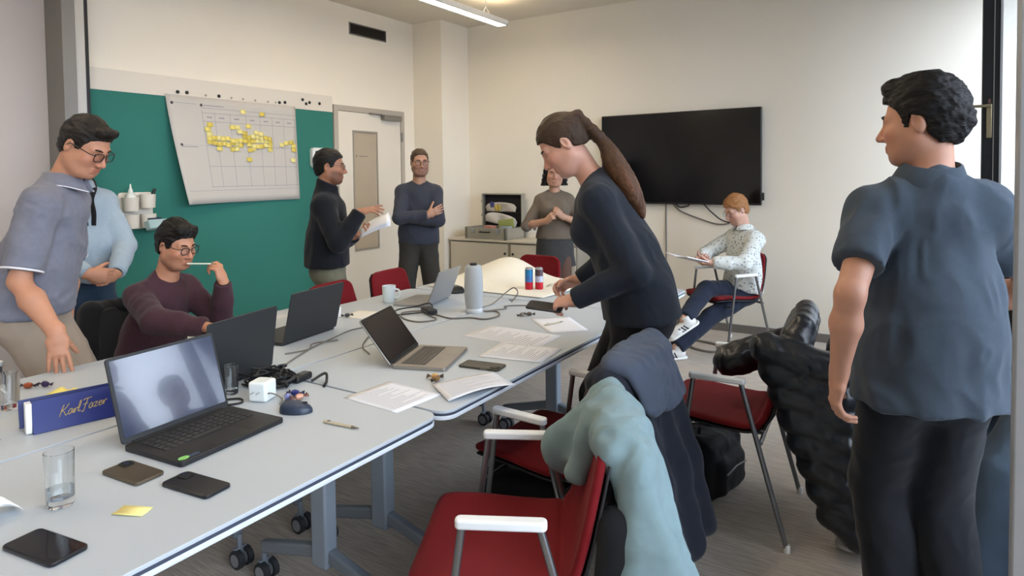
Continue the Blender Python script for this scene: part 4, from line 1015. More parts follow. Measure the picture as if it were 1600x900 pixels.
# 3 seated man in maroon sweater
P3 = person('seated man in a maroon sweater holding a pen to his mouth', (-3.46, 1.87), 14, 1.72, pelvis=(-3.475, 1.86, .505), lean=6, clean=20, head=(12, 14, 0),
    arms={'R': ((-2.87, 1.80, .795), (-.2, -.9, -.1), (.9, .25, -.05), (0, 0, -1), dict(curl=.3, spread=.04, thumb=.3)), 'L': ((-3.115, 2.06, .955), (.5, .3, -1), (-.15, -.25, .95), (-.80, -.35, .1), dict(curl=.75, spread=.03, thumb=.5))},
    feet={'R': ((-2.95, 1.80, .085), (.6, 0, 1), 10, 0), 'L': ((-2.92, 2.06, .085), (.6, 0, 1), 15, 0)},
    skin='bb8466', skin_name='warm', beard=.35, hair=dict(m=h_black, t=.011, top=.020, line=.066, add=[((-.04, .055, .095), (.045, .055, .10), .026, .026, .02)], amp=.004), glasses='dark',
    top=dict(m=cloth('maroon_sweater', '432a31', var=.12, vscale=70), neck='crew', hem=-.05, o=.018, fold=.008, collar=False), legs=dict(m=cloth('charcoal_trousers', '2a2b30')), vox=.0085, fine=.0045)
# 4 man in black fleece gesturing
P4 = person('man in a black fleece gesturing with papers in his other hand', (-3.48, 3.10), 42, 1.70, head=(40, 2, 0), bulk=1.10, clean=2,
    arms={'R': ((-3.155, 3.095, 1.265), (-.1, -.5, -1), (.72, .62, .20), (-.35, .25, -.9), dict(curls=[.10, .22, .32, .42], spread=.12, thumb=.35)), 'L': ((-3.33, 3.21, 1.085), (-.2, .4, -1), (.72, .5, .22), (-.1, -.2, 1), dict(curl=.55, spread=.03, thumb=.5))},
    skin='a8765c', skin_name='olive', beard=.75, hair=dict(m=h_black, t=.009, top=.012, line=.066, amp=.003), glasses='thin',
    top=dict(m=cloth('black_fleece', '15171d', rough=.95), neck='high', hem=-.01, o=.024, fold=.007, name='fleece_jacket'), legs=dict(m=cloth('khaki_trousers', '6d6a57'), o=.012), vox=.009, fine=.0048)
# 5 man with crossed arms
b5 = (-3.87, 4.52); y5 = -50
P5 = person('man in a navy sweater standing with crossed arms beside the door', b5, y5, 1.76, head=(-38, 4, 0), bulk=.94, cside=-2,
    arms={'R': (lw(b5, y5, (-.085, .205, 1.155)), lw((0, 0), y5, (.9, .1, -.35)), lw((0, 0), y5, (-.85, .0, .35)), lw((0, 0), y5, (.1, -1, .0)), dict(curl=.25, spread=.04, thumb=.2)),
          'L': (lw(b5, y5, (.075, .165, 1.12)), lw((0, 0), y5, (-.9, .1, -.35)), lw((0, 0), y5, (.9, -.05, .1)), lw((0, 0), y5, (0, -1, 0)), dict(curl=.35, spread=.03, thumb=.3))},
    skin='b58a72', skin_name='pale', beard=.45, hair=dict(m=h_brown, t=.006, top=.007, line=.076, amp=.003), glasses='dark',
    feet={'R': (lw(b5, y5, (.15, .02, .085)), None, y5 - 14, 0), 'L': (lw(b5, y5, (-.15, .03, .085)), None, y5 + 14, 0)},
    top=dict(m=cloth('navy_sweater', '393c47', var=.1, vscale=60), neck='crew', hem=-.05, o=.015, fold=.007), legs=dict(m=cloth('dark_grey_trousers', '35332f'), o=.014, cuff=.062), vox=.010, fine=.0055)
# 6 woman in brown top and skirt
b6 = (-2.83, 5.20); y6 = -62
P6 = person('woman in a taupe short-sleeved top and dark skirt with hands raised together', b6, y6, 1.64, sex='f', head=(-58, 10, 0),
    arms={'R': (lw(b6, y6, (.065, .20, 1.09)), lw((0, 0), y6, (1, -.3, -.7)), lw((0, 0), y6, (-.5, .5, .5)), lw((0, 0), y6, (-.7, -.3, .2)), dict(curl=.8, spread=.03, thumb=.5)),
          'L': (lw(b6, y6, (-.065, .20, 1.13)), lw((0, 0), y6, (-1, -.3, -.7)), lw((0, 0), y6, (.5, .5, .5)), lw((0, 0), y6, (.7, -.3, .2)), dict(curl=.8, spread=.03, thumb=.5))},
    skin='b98a72', skin_name='pale', hair=dict(m=h_black, t=.018, top=.020, line=.070, nape=-.11, amp=.008, freq=(45, 45, 45), post=[((-.078, .0, .02), (-.088, -.01, -.15), .030, .040, .02), ((.078, .0, .02), (.088, -.01, -.15), .030, .040, .02), ((-.05, -.07, .0), (-.05, -.075, -.15), .045, .05, .02), ((.05, -.07, .0), (.05, -.075, -.15), .045, .05, .02)]),
    top=dict(m=cloth('taupe_knit', '6b6054', var=.08, vscale=60), sleeve='half', neck='crew', hem=.055, o=.014, fold=.005), legs=dict(m=cloth('charcoal_skirt', '3d3d3d', var=.1, vscale=40), skirt=-.24, tights=cloth('brown_tights', '5d463d'), waist=.12, o=.010, fold=.6), vox=.010, fine=.0055)
# 7 woman leaning over the table
P7 = person('woman in a dark navy sweater with a ponytail bending over the table', (-1.0, 2.54), 212, 1.88, pelvis=(-.985, 2.53, .965), lean=8, clean=26, cside=0, ctwist=-18, sex='f', bulk=1.12, head=(205, 36, 0),
    arms={'L': ((-1.165, 2.29, 1.00), (.9, .1, -.4), (-.93, -.05, -.22), (.25, .45, -.85), dict(curl=.75, spread=.02, thumb=.55)), 'R': ((-1.36, 2.72, 1.0), (.4, .9, -.4), (-.9, -.2, -.3), (.2, -.7, -.6), dict(curl=.6, spread=.03, thumb=.5))},
    feet={'R': ((-1.06, 2.64, .085), (-1, 0, .1), 195, 0), 'L': ((-.92, 2.53, .085), (-1, -.1, .1), 205, 0)},
    skin='c4937e', skin_name='rosy', hair=dict(m=h_long, t=.007, top=.010, line=.064, nape=-.05, amp=.0026, freq=(130, 24, 45), temple=-.004,
        post=[((0, -.085, .06), (0, -.118, .062), .030, .022, .02)], tail=((0, -.118, .062), [(0, -.105, .105, .026), (-.01, -.108, .03, .040), (-.015, -.112, -.05, .046), (-.01, -.114, -.12, .040), (.0, -.114, -.18, .024), (.005, -.112, -.22, .006)], .016), tie=((0, -.112, .062), (0, -.124, .062), .021)),
    top=dict(m=cloth('dark_navy_sweater', '1f242d', var=.08, vscale=60), neck='crew', hem=-.05, o=.016, fold=.006, fsc=(10, 10, 5)), legs=dict(m=cloth('black_trousers', '15161b'), o=.016, cuff=.05), vox=.008, fine=.0042)
# 8 seated man in patterned shirt, legs crossed
m_pat = D.materials.new('patterned_shirt'); m_pat.use_nodes = True
t = m_pat.node_tree; b = t.nodes['Principled BSDF']; b.inputs['Roughness'].default_value = .85; b.inputs['Specular IOR Level'].default_value = .2
tcn = t.nodes.new('ShaderNodeTexCoord'); vo = t.nodes.new('ShaderNodeTexVoronoi'); vo.inputs['Scale'].default_value = 42; vo.feature = 'F1'
rp = t.nodes.new('ShaderNodeValToRGB'); rp.color_ramp.elements[0].position = .22; rp.color_ramp.elements[0].color = (*lin('7f8a90'), 1); rp.color_ramp.elements[1].position = .36; rp.color_ramp.elements[1].color = (*lin('cfd2cd'), 1)
t.links.new(tcn.outputs['Object'], vo.inputs['Vector']); t.links.new(vo.outputs['Distance'], rp.inputs['Fac']); t.links.new(rp.outputs['Color'], b.inputs['Base Color'])
sneak = {'m': mat('sneaker_white', 'd6d6d2', .6), 'sole': mat('sneaker_sole', 'e2e2de', .6), 'stripes': mat('sneaker_stripe', '20222a', .5)}
y8 = 232
P8 = person('seated man in a patterned white shirt reading with crossed legs', (-1.42, 5.60), y8, 1.72, pelvis=(-1.29, 5.71, .515), lean=-8, clean=2, head=(226, 24, 0),
    arms={'L': ((-1.43, 5.30, .765), (.8, -.2, -.5), (-.75, -.3, -.1), (-.3, .3, .9), dict(curl=.5, spread=.03, thumb=.4)), 'R': ((-1.545, 5.40, .79), (-.8, .5, -.4), (.35, -.85, -.1), (.2, .4, .8), dict(curl=.5, spread=.03, thumb=.4))},
    feet={'L': ((-1.66, 5.06, .09), (-.5, -.5, 1), 228, 0), 'R': ((-1.575, 5.0, .345), (-.3, -.4, 1), 222, 30)},
    skin='c59a86', skin_name='pink', hair=dict(m=h_ginger, t=.011, top=.018, line=.064, amp=.005), glasses='thin',
    top=dict(m=m_pat, neck='polo', gap=.3, hem=-.03, o=.02, fold=.009), legs=dict(m=cloth('navy_chinos', '1f2636'), o=.010), shoes=sneak, vox=.0095, fine=.0052)
# 9 man in slate polo, back to the camera
P9 = person('man in a slate polo seen from behind, nearest the window', (0.03, 2.24), 113, 1.815, neck=.056, pelvis=(.02, 2.235, .945), lean=0, clean=1, head=(166, 4, 0), bulk=1.0,
    arms={'L': ((-.195, 2.04, .915), (-.05, -1, 0), (-.12, .06, -1), (.8, .35, 0), dict(curl=.42, spread=.05, thumb=.35)), 'R': ((.13, 2.62, 1.02), (.8, .2, -.5), (-.3, .9, .1), (-.5, 0, -.5), HN)},
    feet={'L': ((-.04, 2.25, .085), (-.4, .9, 0), 125, 0), 'R': ((.13, 2.22, .085), (-.4, .9, 0), 100, 0)},
    skin='c08d74', skin_name='fair', beard=.15, hair=dict(m=h_black, t=.012, top=.022, line=.068, nape=-.075, amp=.0045, freq=(60, 30, 60), vox=.0036, add=[((-.03, .065, .105), (.04, .06, .112), .024, .022, .02), ((0, -.06, .05), (0, -.085, .0), .055, .05, .02)]),
    top=dict(m=cloth('slate_polo', '434d58', var=.05, vscale=60), sleeve='short', slen=.66, neck='polo', gap=.4, hem=-.125, o=.017, flare=.004, fold=.013, fsc=(11, 11, 4), seed=31), legs=dict(m=cloth('black_chinos', '191b20'), o=.016, cuff=.06), vox=.007, fine=.0038)
# 10 person in jeans perched at the window
P10 = person('person in a black top and blue jeans leaning by the window behind the glass door', (.30, 2.96), 212, 1.76, pelvis=(.40, 2.98, .83), lean=-10, clean=-15, head=(190, 0, 0), bulk=1.0,
    arms={'L': ((.20, 3.12, 1.12), (-.3, -1, -.5), (-.2, .9, .1), (1, 0, 0), HN), 'R': ((.23, 3.05, 1.05), (0, 1, -.5), (-.2, -.9, 0), (1, 0, 0), HN)},
    feet={'L': ((.17, 2.55, .088), (-1, -.4, .3), 225, 0), 'R': ((-.10, 2.85, .088), (-1, 0, .3), 190, 0)}, shoes={'m': mat('shoe_offwhite', 'a8a39c', .6), 'sole': mat('shoe_sole_pale', 'b9b4aa', .6)},
    skin='c08d74', skin_name='fair', hair=dict(m=h_dark, t=.012, top=.014, line=.068), top=dict(m=cloth('black_tee', '141416'), neck='crew', hem=-.01, o=.018), legs=dict(m=cloth('blue_jeans', '3c4854', var=.15, vscale=12), o=.016, cuff=.06), vox=.0095, fine=.006)
# black scarf on the half-hidden man
sc_ = MB(); T2 = lambda x, y, z: Vector(P2['N'] + P2['Rc'] @ V3(x, y, z) - P2['base'])
for g in (-1, 1): sc_.tube(spline([T2(g * .0, -.085, .045), T2(g * .075, -.02, .045), T2(g * .06, .07, .0), T2(g * .02, .115, -.07), T2(g * .025, .125, -.15), T2(g * .02, .128, -.22)], 5), .014, 8)
sc_.build('scarf', cloth('black_scarf', '15151a'), P2['root'])
print('people', round(time.time() - T0, 1))
# ================================================================== things on the table
TT = TZ + .0005
m_lapb = mat('laptop_black', '1b1b1d', .45); m_key = mat('laptop_key', '0e0e10', .5); m_lid = mat('laptop_lid_charcoal', '232527', .5)
m_scr = mat('laptop_screen_off', '0b0c12', .12); m_lsil = mat('laptop_silver', '98928a', .35, metal=.6); m_lsil2 = mat('laptop_silver_lid', '9b9b9a', .4, metal=.5)
m_scrA = mat('glossy_screen', '232a42', .13, spec=1.0, coat=.6)
def laptop(label, hl, hr, user, dep, lid, open_deg, mb_, ml_, ms_, keys=True, sticker=False):
    """hl, hr: hinge ends on the table; user: +1/-1 which side of the hinge the keyboard lies on"""
    a, c = Vector((*hl, 0)), Vector((*hr, 0)); u = (c - a); W = u.length; mid = (a + c) / 2
    ang = math.atan2(u.y, u.x); side = Vector((-math.sin(ang), math.cos(ang), 0))
    if side.x * user > 0: ang += math.pi           # local -Y points to the user
    l = thing('laptop', label, 'laptop', (mid.x, mid.y, TT), ang, 'open laptops on the table')
    q = MB(); q.M = Matrix.Translation((0, -dep / 2, 0)); q.prism(rrect(W, dep, .012), 0, .015).build('base', mb_, l, bevel=.002)
    if keys:
        q = MB(); q.M = Matrix.Translation((0, -dep * .36, 0)); kb = q.prism(rrect(W * .84, dep * .46, .004), .0146, .0154).build('keyboard', m_key if mb_ is m_lapb else mat('keyboard_grey', '55504a', .5), l)
        kw, kd = W * .84 / 14, dep * .46 / 5
        for i in range(14):
            for j in range(5):
                if j == 4 and 4 <= i <= 8:
                    if i == 4: MB().box(-W * .42 + kw * 6.5, -dep * .36 - kd * 2, .0162, kw * 4.8, kd * .8, .0016).build('key', MATS['key_cap_' + mb_.name], kb)
                    continue
                o = key_mesh(mb_); k_ = D.objects.new('key', o); COL.objects.link(k_); k_.parent = kb
                k_.location = (-W * .42 + kw * (i + .5), -dep * .36 + kd * (2 - j), .0162); k_.scale = (kw * .82, kd * .80, .0016)
        q = MB(); q.M = Matrix.Translation((0, -dep * .80, 0)); q.prism(rrect(W * .32, dep * .30, .004), .0148, .0153).build('trackpad', mat('trackpad_' + mb_.name, '242325' if mb_ is m_lapb else '8b857d', .35), l)
    MB().tube([(-W * .42, 0, .012), (W * .42, 0, .012)], .006, 8).build('hinge', m_black, l)
    Lm = Matrix.Translation((0, .002, .014)) @ Matrix.Rotation(-R(open_deg - 90), 4, 'X') @ Matrix(((1, 0, 0, 0), (0, 0, 1, 0), (0, 1, 0, 0), (0, 0, 0, 1)))
    q = MB(); q.M = Lm @ Matrix.Translation((0, lid / 2, 0)); ld = q.prism(rrect(W, lid, .01), 0, .007).build('lid', ml_, l, bevel=.0015)
    q = MB(); q.M = Lm @ Matrix.Translation((0, lid / 2, -.0004)); q.prism(rrect(W - .004, lid - .004, .009), -.0004, .0004).build('bezel', m_black, ld)
    q = MB(); q.M = Lm @ Matrix.Translation((0, lid / 2 + .004, -.0012)); q.prism(rrect(W - .018, lid - .026, .003), -.0003, .0003).build('screen', ms_, ld)
    if sticker:
        q = MB(); q.M = Matrix.Translation((-W * .44, -dep * .92, .0152)); q.lathe([(.011, 0), (.011, .0006), (0, .0006)], 14, sx=1.4).build('green_sticker', mat('sticker_green', '86c46a', .5), l)
        q = MB(); q.box(-W * .36, -dep * .93, .0154, .03, .014, .0006).build('blue_sticker', mat('sticker_blue', '39465e', .5), l)
    return l
_km = {}
def key_mesh(mb_):
    if mb_.name not in _km:
        m = mat('key_cap_' + mb_.name, '2a2a2c' if mb_ is m_lapb else '4b4742', .5); o = MB().box(0, 0, 0, 1, 1, 1).build('key_master', m, None, smooth=0); _km[mb_.name] = o.data; D.objects.remove(o)
    return _km[mb_.name]
laptop('big black laptop nearest the camera with its glossy screen facing right', (-1.885, .925), (-1.915, 1.275), 1, .25, .245, 107, m_lapb, m_lapb, m_scrA, sticker=True)
laptop('charcoal laptop seen from behind, next to the tangled black cables', (-2.115, 1.30), (-2.185, 1.64), -1, .24, .245, 98, m_lapb, m_lid, m_scr, keys=False)
laptop('charcoal laptop seen from behind in front of the red chairs', (-2.425, 1.885), (-2.475, 2.24), -1, .24, .235, 104, m_lapb, m_lid, m_scr, keys=False)
laptop('silver laptop with a dark brown blank screen on the middle table', (-1.76, 1.878), (-1.868, 2.175), 1, .222, .216, 127, m_lsil, m_lsil, mat('screen_brown', '1d1413', .22, spec=.5))
laptop('silver laptop far back beside the grey conference camera', (-2.40, 2.86), (-2.47, 3.16), -1, .22, .21, 112, m_lsil2, m_lsil2, m_scr, keys=False)

def slab_phone(label, cx, cy, ang, w_, h_, body, cams=0, screen=False, buttons=True, z=None, rot=None):
    p = thing('smartphone', label, 'phone', (cx, cy, TT if z is None else z), ang, 'phones lying about')
    if rot is not None: p.rotation_euler = rot
    MB().prism(rrect(w_, h_, .012, 5), 0, .0085).build('phone_body', body, p, bevel=.002)
    if screen: MB().prism(rrect(w_ - .006, h_ - .006, .010, 5), .0085, .0089).build('screen', mat('phone_screen', '0d0f16', .08), p)
    if cams:
        q = MB(); q.M = Matrix.Translation((w_ * .2, h_ * .36, 0)); cb_ = q.prism(rrect(.028, .036, .007), .0085, .0105).build('camera_bump', m_black, p)
        for i in range(cams): MB().lathe([(.006, 0), (.006, .001), (0, .001)], 12, (w_ * .2, h_ * .36 + .011 - .014 * i, .0105)).build('lens', mat('camera_lens', '2a2f38', .1), cb_)
    MB().box(w_ / 2, h_ * .15, .0045, .0012, .03, .003).build('side_button', m_grey, p)
    return p
m_bronze = mat('phone_bronze', '5d5343', .35, metal=.5); m_phb = mat('phone_black', '16161a', .3)
slab_phone('bronze phone lying back-up by the big laptop', -1.712, .862, R(-86) + R(180), .078, .152, m_bronze, 2)
slab_phone('black phone lying back-up in front of the big laptop', -1.508, .908, R(-84) + R(180), .076, .165, m_phb, 2)
slab_phone('black phone with glass screen at the bottom left corner', -1.521, .587, R(-82) + R(180), .078, .168, m_phb, screen=True)
slab_phone('dark olive phone beside the silver laptop', -1.466, 2.083, R(-82), .085, .175, mat('phone_olive', '3f3d33', .4, metal=.3), 1)
slab_phone('olive phone half hidden behind the big laptop screen', -2.62, 1.30, R(60), .078, .155, mat('phone_olive', ''), 0)
# phone in the leaning woman's hand
hp7 = P7['J']['L']; pc = hp7[1] + hp7[2] * .13
ph = slab_phone('black phone held by the leaning woman over the table', float(pc[0]), float(pc[1]), 0, .072, .15, m_phb, z=float(pc[2]) - .012, rot=(R(4), R(-14), R(100)))

def sheet(name, corners, label, cat, lift=0.0, m=None, curl=None, group=None, text=0, z=None, nu=8, nv=8):
    A, B, C_, D_ = [Vector((*c, 0)) for c in corners]; o_ = (A + B + C_ + D_) / 4; z0 = TT + lift
    def fn(u, v_):
        p = (A * (1 - u) + B * u) * (1 - v_) + (D_ * (1 - u) + C_ * u) * v_ - o_
        return (p.x, p.y, curl(u, v_) if curl else 0)
    if text:
        t_ = thing(name, label, cat, (o_.x, o_.y, z0), 0, group)
        MB().grid(fn, nu, nv).build('sheet', m, t_, solid=.0006)
        tx = MB(); rn_ = random.Random(text)
        for i in range(18):
            v_ = .1 + i * .045; L = rn_.uniform(.45, .85) if i % 5 else .3
            for k in range(6):
                u0, u1 = .08 + L * k / 6, .08 + L * (k + 1) / 6
                tx._add([Vector(fn(a, b_)) + Vector((0, 0, .0006)) for a, b_ in ((u0, v_), (u1, v_), (u1, v_ + .014), (u0, v_ + .014))], [(0, 1, 2, 3)])
        o = tx.build('printed_text', mat('print_grey', 'a9adb6', .8), t_); o['kind'] = 'stuff'
        return t_
    o = MB().grid(fn, nu, nv).build(name, m, None, solid=.0006, loc=(o_.x, o_.y, z0)); return tag(o, label, cat, group)
m_pap = mat('white_paper', 'dcdde2', .75); m_papw = mat('warm_paper', 'ddd8cc', .75)
G = 'paper sheets on the table'
sheet('paper_sheet', [(-1.675, 1.545), (-1.66, 1.76), (-1.40, 1.745), (-1.415, 1.53)], 'printed sheet lying across the table seam beside the near corner', 'paper', .0006, m_pap, None, G, 3)
sheet('paper_sheet', [(-1.49, 1.80), (-1.385, 2.035), (-1.222, 1.94), (-1.33, 1.69)], 'printed sheet curling over the table edge near the corner', 'paper', .0016, m_pap, lambda u, v_: .004 + .014 * math.sin(u * 3) * v_, G, 5)
sheet('paper_sheet', [(-1.84, 2.44), (-1.83, 2.69), (-1.42, 2.67), (-1.41, 2.43)], 'wide printed sheet in the middle of the table', 'paper', .0006, m_pap, None, G, 7)
sheet('paper_sheet', [(-1.565, 2.19), (-1.60, 2.43), (-1.312, 2.47), (-1.285, 2.24)], 'printed sheet nearest the table edge behind the olive phone', 'paper', .0016, m_pap, None, G, 9)
sheet('paper_sheet', [(-1.735, 2.91), (-1.58, 3.05), (-1.36, 2.83), (-1.50, 2.69)], 'blank white sheet under the pen below the woman\'s hand', 'paper', .0006, m_pap, None, G)
sheet('paper_sheet', [(-2.66, 2.44), (-2.70, 2.62), (-2.57, 2.65), (-2.52, 2.47)], 'white sheet behind the laptop by the mug', 'paper', .0006, m_papw, None, G)
sheet('newspaper', [(-2.10, 3.70), (-2.16, 3.92), (-1.90, 3.98), (-1.84, 3.76)], 'folded grey newspaper beside the tall cans', 'newspaper', .003, m_papw, lambda u, v_: .008 * math.sin(u * 3), None, 11)
# big curled flip-chart paper at the far end
def rollz(u, v_): return .004 + .135 * math.exp(-((u - .30) / .26) ** 2) * (v_ ** 1.5) + .012 * math.sin(u * 7 + 1) * v_
sheet('flipchart_paper', [(-2.86, 3.42), (-1.95, 3.42), (-1.86, 4.08), (-2.90, 4.10)], 'huge cream flipchart sheet bulging up at the far table end', 'paper', .001, mat('flipchart_cream', 'e9e4d4', .7), rollz, None, 0, None, 26, 18)
for (x_, y_, a, l) in ((-2.55, 1.05, 20, 'crumpled yellow note behind the blue box'), (-2.44, 1.00, -10, 'yellow note peeking over the blue box')):
    q = MB(); q.M = Matrix.Rotation(R(a), 4, 'Z'); q.grid(lambda u, v_: ((u - .5) * .09, (v_ - .5) * .08, .006 + .014 * abs(math.sin(u * 5 + a)) * v_), 6, 6)
    tag(q.build('sticky_note', m_note[0], None, solid=.0006, loc=(x_, y_, TT)), l, 'sticky note')
q = MB(); q.M = Matrix.Rotation(R(25), 4, 'Z'); q.grid(lambda u, v_: ((u - .5) * .075, (v_ - .5) * .04, .0005 + .004 * abs(v_ - .5)), 2, 4)
tag(q.build('sticky_note', m_note[1], None, solid=.0006, loc=(-1.519, .761, TT)), 'yellow sticky note alone near the tumbler and black phones', 'sticky note')
# chocolate box: blue lid lettered in gold, white ends
bx = thing('chocolate_box', 'blue chocolate box with gold script lettering', 'box', (-2.205, .965, TT), math.atan2(.215, .055))
m_blue = mat('box_blue', '16266e', .4)
sl = R(62)
bm4 = Matrix.Rotation(sl, 4, 'X')
q = MB(); q.M = bm4; q.box(0, .05, 0, .25, .10, .006).build('front_panel', m_blue, bx, bevel=.001)
MB().box(-.02, .085, .045, .26, .006, .085, rot=Matrix.Rotation(R(-12), 4, 'X')).build('back_panel', mat('box_blue_dark', '172463', .45), bx, bevel=.001)
MB().box(-.133, .028, .047, .016, .035, .09).build('end_flap', m_white, bx, bevel=.002)
q = MB(); q.M = bm4; q.box(.118, .082, .004, .026, .032, .006).build('side_flap', m_white, bx, bevel=.001)
q = MB(); q.M = bm4; q.box(.130, .018, .004, .028, .030, .006).build('side_flap', m_white, bx, bevel=.001)
MB().b2(-.125, .125, .0, .085, 0, .003).build('bottom_panel', m_blue, bx)
LET = {'K': ([[(.35, 1.5), (.12, .9), (-.1, 0)], [(.95, 1.5), (.55, .95), (.12, .72), (.42, .5), (.62, .0), (.85, .12)]], .9), 'a': ([[(.55, .62), (.3, .68), (.06, .35), (.12, .02), (.35, .1), (.55, .6), (.5, .15), (.7, .05)]], .66),
       'r': ([[(.0, .1), (.15, .6), (.12, .0), (.28, .45), (.5, .62), (.55, .5)]], .52), 'l': ([[(.0, .1), (.3, .8), (.38, 1.4), (.25, 1.35), (.1, .4), (.2, .02), (.4, .12)]], .42),
       'F': ([[(.1, 1.38), (.45, 1.5), (1.2, 1.5)], [(.72, 1.5), (.45, .7), (.2, -.15), (-.05, -.1)], [(.15, .75), (.5, .82), (.75, .8)]], .85), 'z': ([[(.05, .6), (.45, .62), (.1, .05), (.5, .05)]], .58),
       'e': ([[(.08, .3), (.42, .42), (.35, .64), (.1, .5), (.08, .1), (.3, .0), (.55, .15)]], .54), ' ': ([], .12)}
sc2 = MB(); penx = 0.0
for chx in 'Karl Fazer':
    for st in LET[chx][0]: sc2.tube(spline([((penx + x_ + .28 * y_) * .0215, y_ * .0215, 0) for x_, y_ in st], 6), .0013, 5)
    penx += LET[chx][1]
to = sc2.build('gold_script', mat('gold_print', 'b9a36a', .4, metal=.3), bx); to['kind'] = 'stuff'
to.matrix_local = bm4 @ Matrix.Translation((-.055, .036, .0036)) @ Matrix.Rotation(R(5), 4, 'Z')
# tumblers
m_glass = D.materials.new('tumbler_glass'); m_glass.use_nodes = True; b = m_glass.node_tree.nodes['Principled BSDF']
b.inputs['Transmission Weight'].default_value = 1; b.inputs['Roughness'].default_value = .02; b.inputs['IOR'].default_value = 1.45; b.inputs['Base Color'].default_value = (.96, .98, .98, 1)
nn = m_glass.node_tree.nodes.new('ShaderNodeTexNoise'); nn.inputs['Scale'].default_value = 6; bpn = m_glass.node_tree.nodes.new('ShaderNodeBump'); bpn.inputs['Strength'].default_value = .03
m_glass.node_tree.links.new(nn.outputs['Fac'], bpn.inputs['Height']); m_glass.node_tree.links.new(bpn.outputs['Normal'], b.inputs['Normal'])
def tumbler(x_, y_, label, water=0.0, sc=1.0):
    t_ = thing('tumbler', label, 'glass', (x_, y_, TT), 0, 'clear tumblers')
    MB().lathe([(0, .0), (.026 * sc, 0), (.0285 * sc, .004), (.031 * sc, .128 * sc), (.0298 * sc, .1285 * sc), (.0275 * sc, .02), (0, .017)], 28).build('glass_wall', m_glass, t_)
    if water: MB().lathe([(0, .0185), (.0270 * sc, .021), (.0276 * sc, water), (0, water)], 28).build('water', glass_mat('water_clear', (.96, .98, .99), .1), t_)
    return t_
tumbler(-1.698, .69, 'tall clear tumbler near the camera left of the phones', .045)
tumbler(-2.565, .905, 'clear tumbler at the left picture edge', 0, .95)
tumbler(-2.05, 1.375, 'clear tumbler between the big laptop and the charcoal one', 0, .8)
# mug
mg = thing('mug', 'white mug on the far side of the table', 'mug', (-2.713, 2.886, TT))
MB().lathe([(0, 0), (.034, 0), (.038, .008), (.041, .10), (.037, .10), (.033, .01), (0, .008)], 24).build('mug_body', mat('mug_white', 'd5dedf', .3), mg)
MB().tube(spline([(.038, .012, .08), (.062, .02, .075), (.068, .022, .05), (.058, .018, .03), (.036, .011, .028)], 5), .006, 8).build('handle', mat('mug_white', ''), mg)
# conference camera
cc = thing('conference_camera', 'tall pale grey conference camera cylinder on the table', 'camera', (-2.093, 2.90, TT))
m_cc = mat('speaker_mesh_grey', 'a8adb0', .6, bump=.4, bscale=900, bdist=.0008)
MB().lathe([(.044, .0), (.047, .004), (.047, .022), (.045, .025)], 32).build('base_ring', mat('camera_base_white', 'd0d4d6', .4), cc)
MB().lathe([(.046, .025), (.051, .09), (.052, .14), (.050, .20), (.046, .245), (.043, .257), (.038, .262), (0, .262)], 32).build('speaker_body', m_cc, cc)
MB().lathe([(.020, .262), (.020, .272), (.016, .275), (0, .275)], 24).build('camera_head', m_black, cc)
# cans
def can(x_, y_, cols, label):
    c = thing('drink_can', label, 'can', (x_, y_, TT), 0, 'drink cans')
    prof = [[(.020, 0), (.0255, .006), (.0265, .012), (.0265, .055)], [(.0265, .055), (.0265, .095)], [(.0265, .095), (.0265, .138)]]
    for nm, pf, cl in zip(('lower_band', 'middle_band', 'upper_band'), prof, cols): MB().lathe(pf, 24).build(nm, mat('can_' + cl, cl, .35, metal=.3), c)
    MB().lathe([(.0265, .138), (.021, .147), (.0215, .150), (.019, .148), (0, .147)], 24).build('rim', m_alu, c)
    MB().box(.004, 0, .150, .018, .01, .002).build('pull_tab', m_alu, c)
can(-2.175, 3.635, ('b3172a', '3f6fae', '2d7fb4'), 'blue and red drink can, left of the two cans')
can(-2.115, 3.665, ('b3172a', 'b9bfd6', '5f4a50'), 'white and red drink can, right of the two cans')
# dark puck, hub, adapter, mouse
pk = thing('microphone_pod', 'black wedge microphone pod behind the silver laptop', 'microphone', (-2.56, 3.33, TT), R(30))
MB().lathe([(.055, 0), (.058, .01), (.045, .035), (.02, .046), (0, .048)], 20, sx=1.25).build('pod', m_black, pk); MB().lathe([(.018, .044), (.016, .05), (0, .05)], 14).build('mute_button', m_grey, pk)
hb = thing('usb_hub', 'black cable hub on the table before the conference camera', 'hub', (-2.29, 2.75, TT), R(62))
MB().box(0, 0, .015, .055, .115, .03).build('hub_body', m_black, hb, bevel=.006)
for k in range(3): MB().box(-.028, -.03 + k * .03, .017, .002, .014, .008).build('port', m_grey, hb)
ad = thing('power_adapter', 'white cube power adapter by the big laptop', 'adapter', (-1.905, 1.395, TT), R(20))
MB().box(0, 0, .034, .068, .068, .068).build('adapter_body', mat('adapter_white', 'dfe5e3', .4), ad, bevel=.009, bseg=3)
for k in (-1, 1): MB().tube([(k * .01, -.034, .034), (k * .01, -.052, .034)], .002, 6).build('prong', m_alu, ad)
ms = thing('mouse', 'dark blue computer mouse beside the big laptop', 'mouse', (-1.705, 1.372, TT), R(-60))
def mouse_pt(u, v_):
    a = u * 2 * math.pi; r_ = math.sin(v_ * math.pi / 2); x = .031 * r_ * math.cos(a); y = .054 * r_ * math.sin(a)
    return (x, y, .002 + .036 * math.cos(v_ * math.pi / 2) ** .7 * (1 - .25 * (y / .054)))
MB().grid(mouse_pt, 24, 8).build('mouse_shell', mat('mouse_navy', '273244', .4), ms)
MB().lathe([(.030, 0), (.031, .004)], 24, sx=1, sy=1.74).build('mouse_base', m_black, ms); MB().box(0, .030, .032, .005, .016, .006).build('scroll_wheel', m_black, ms, bevel=.002)
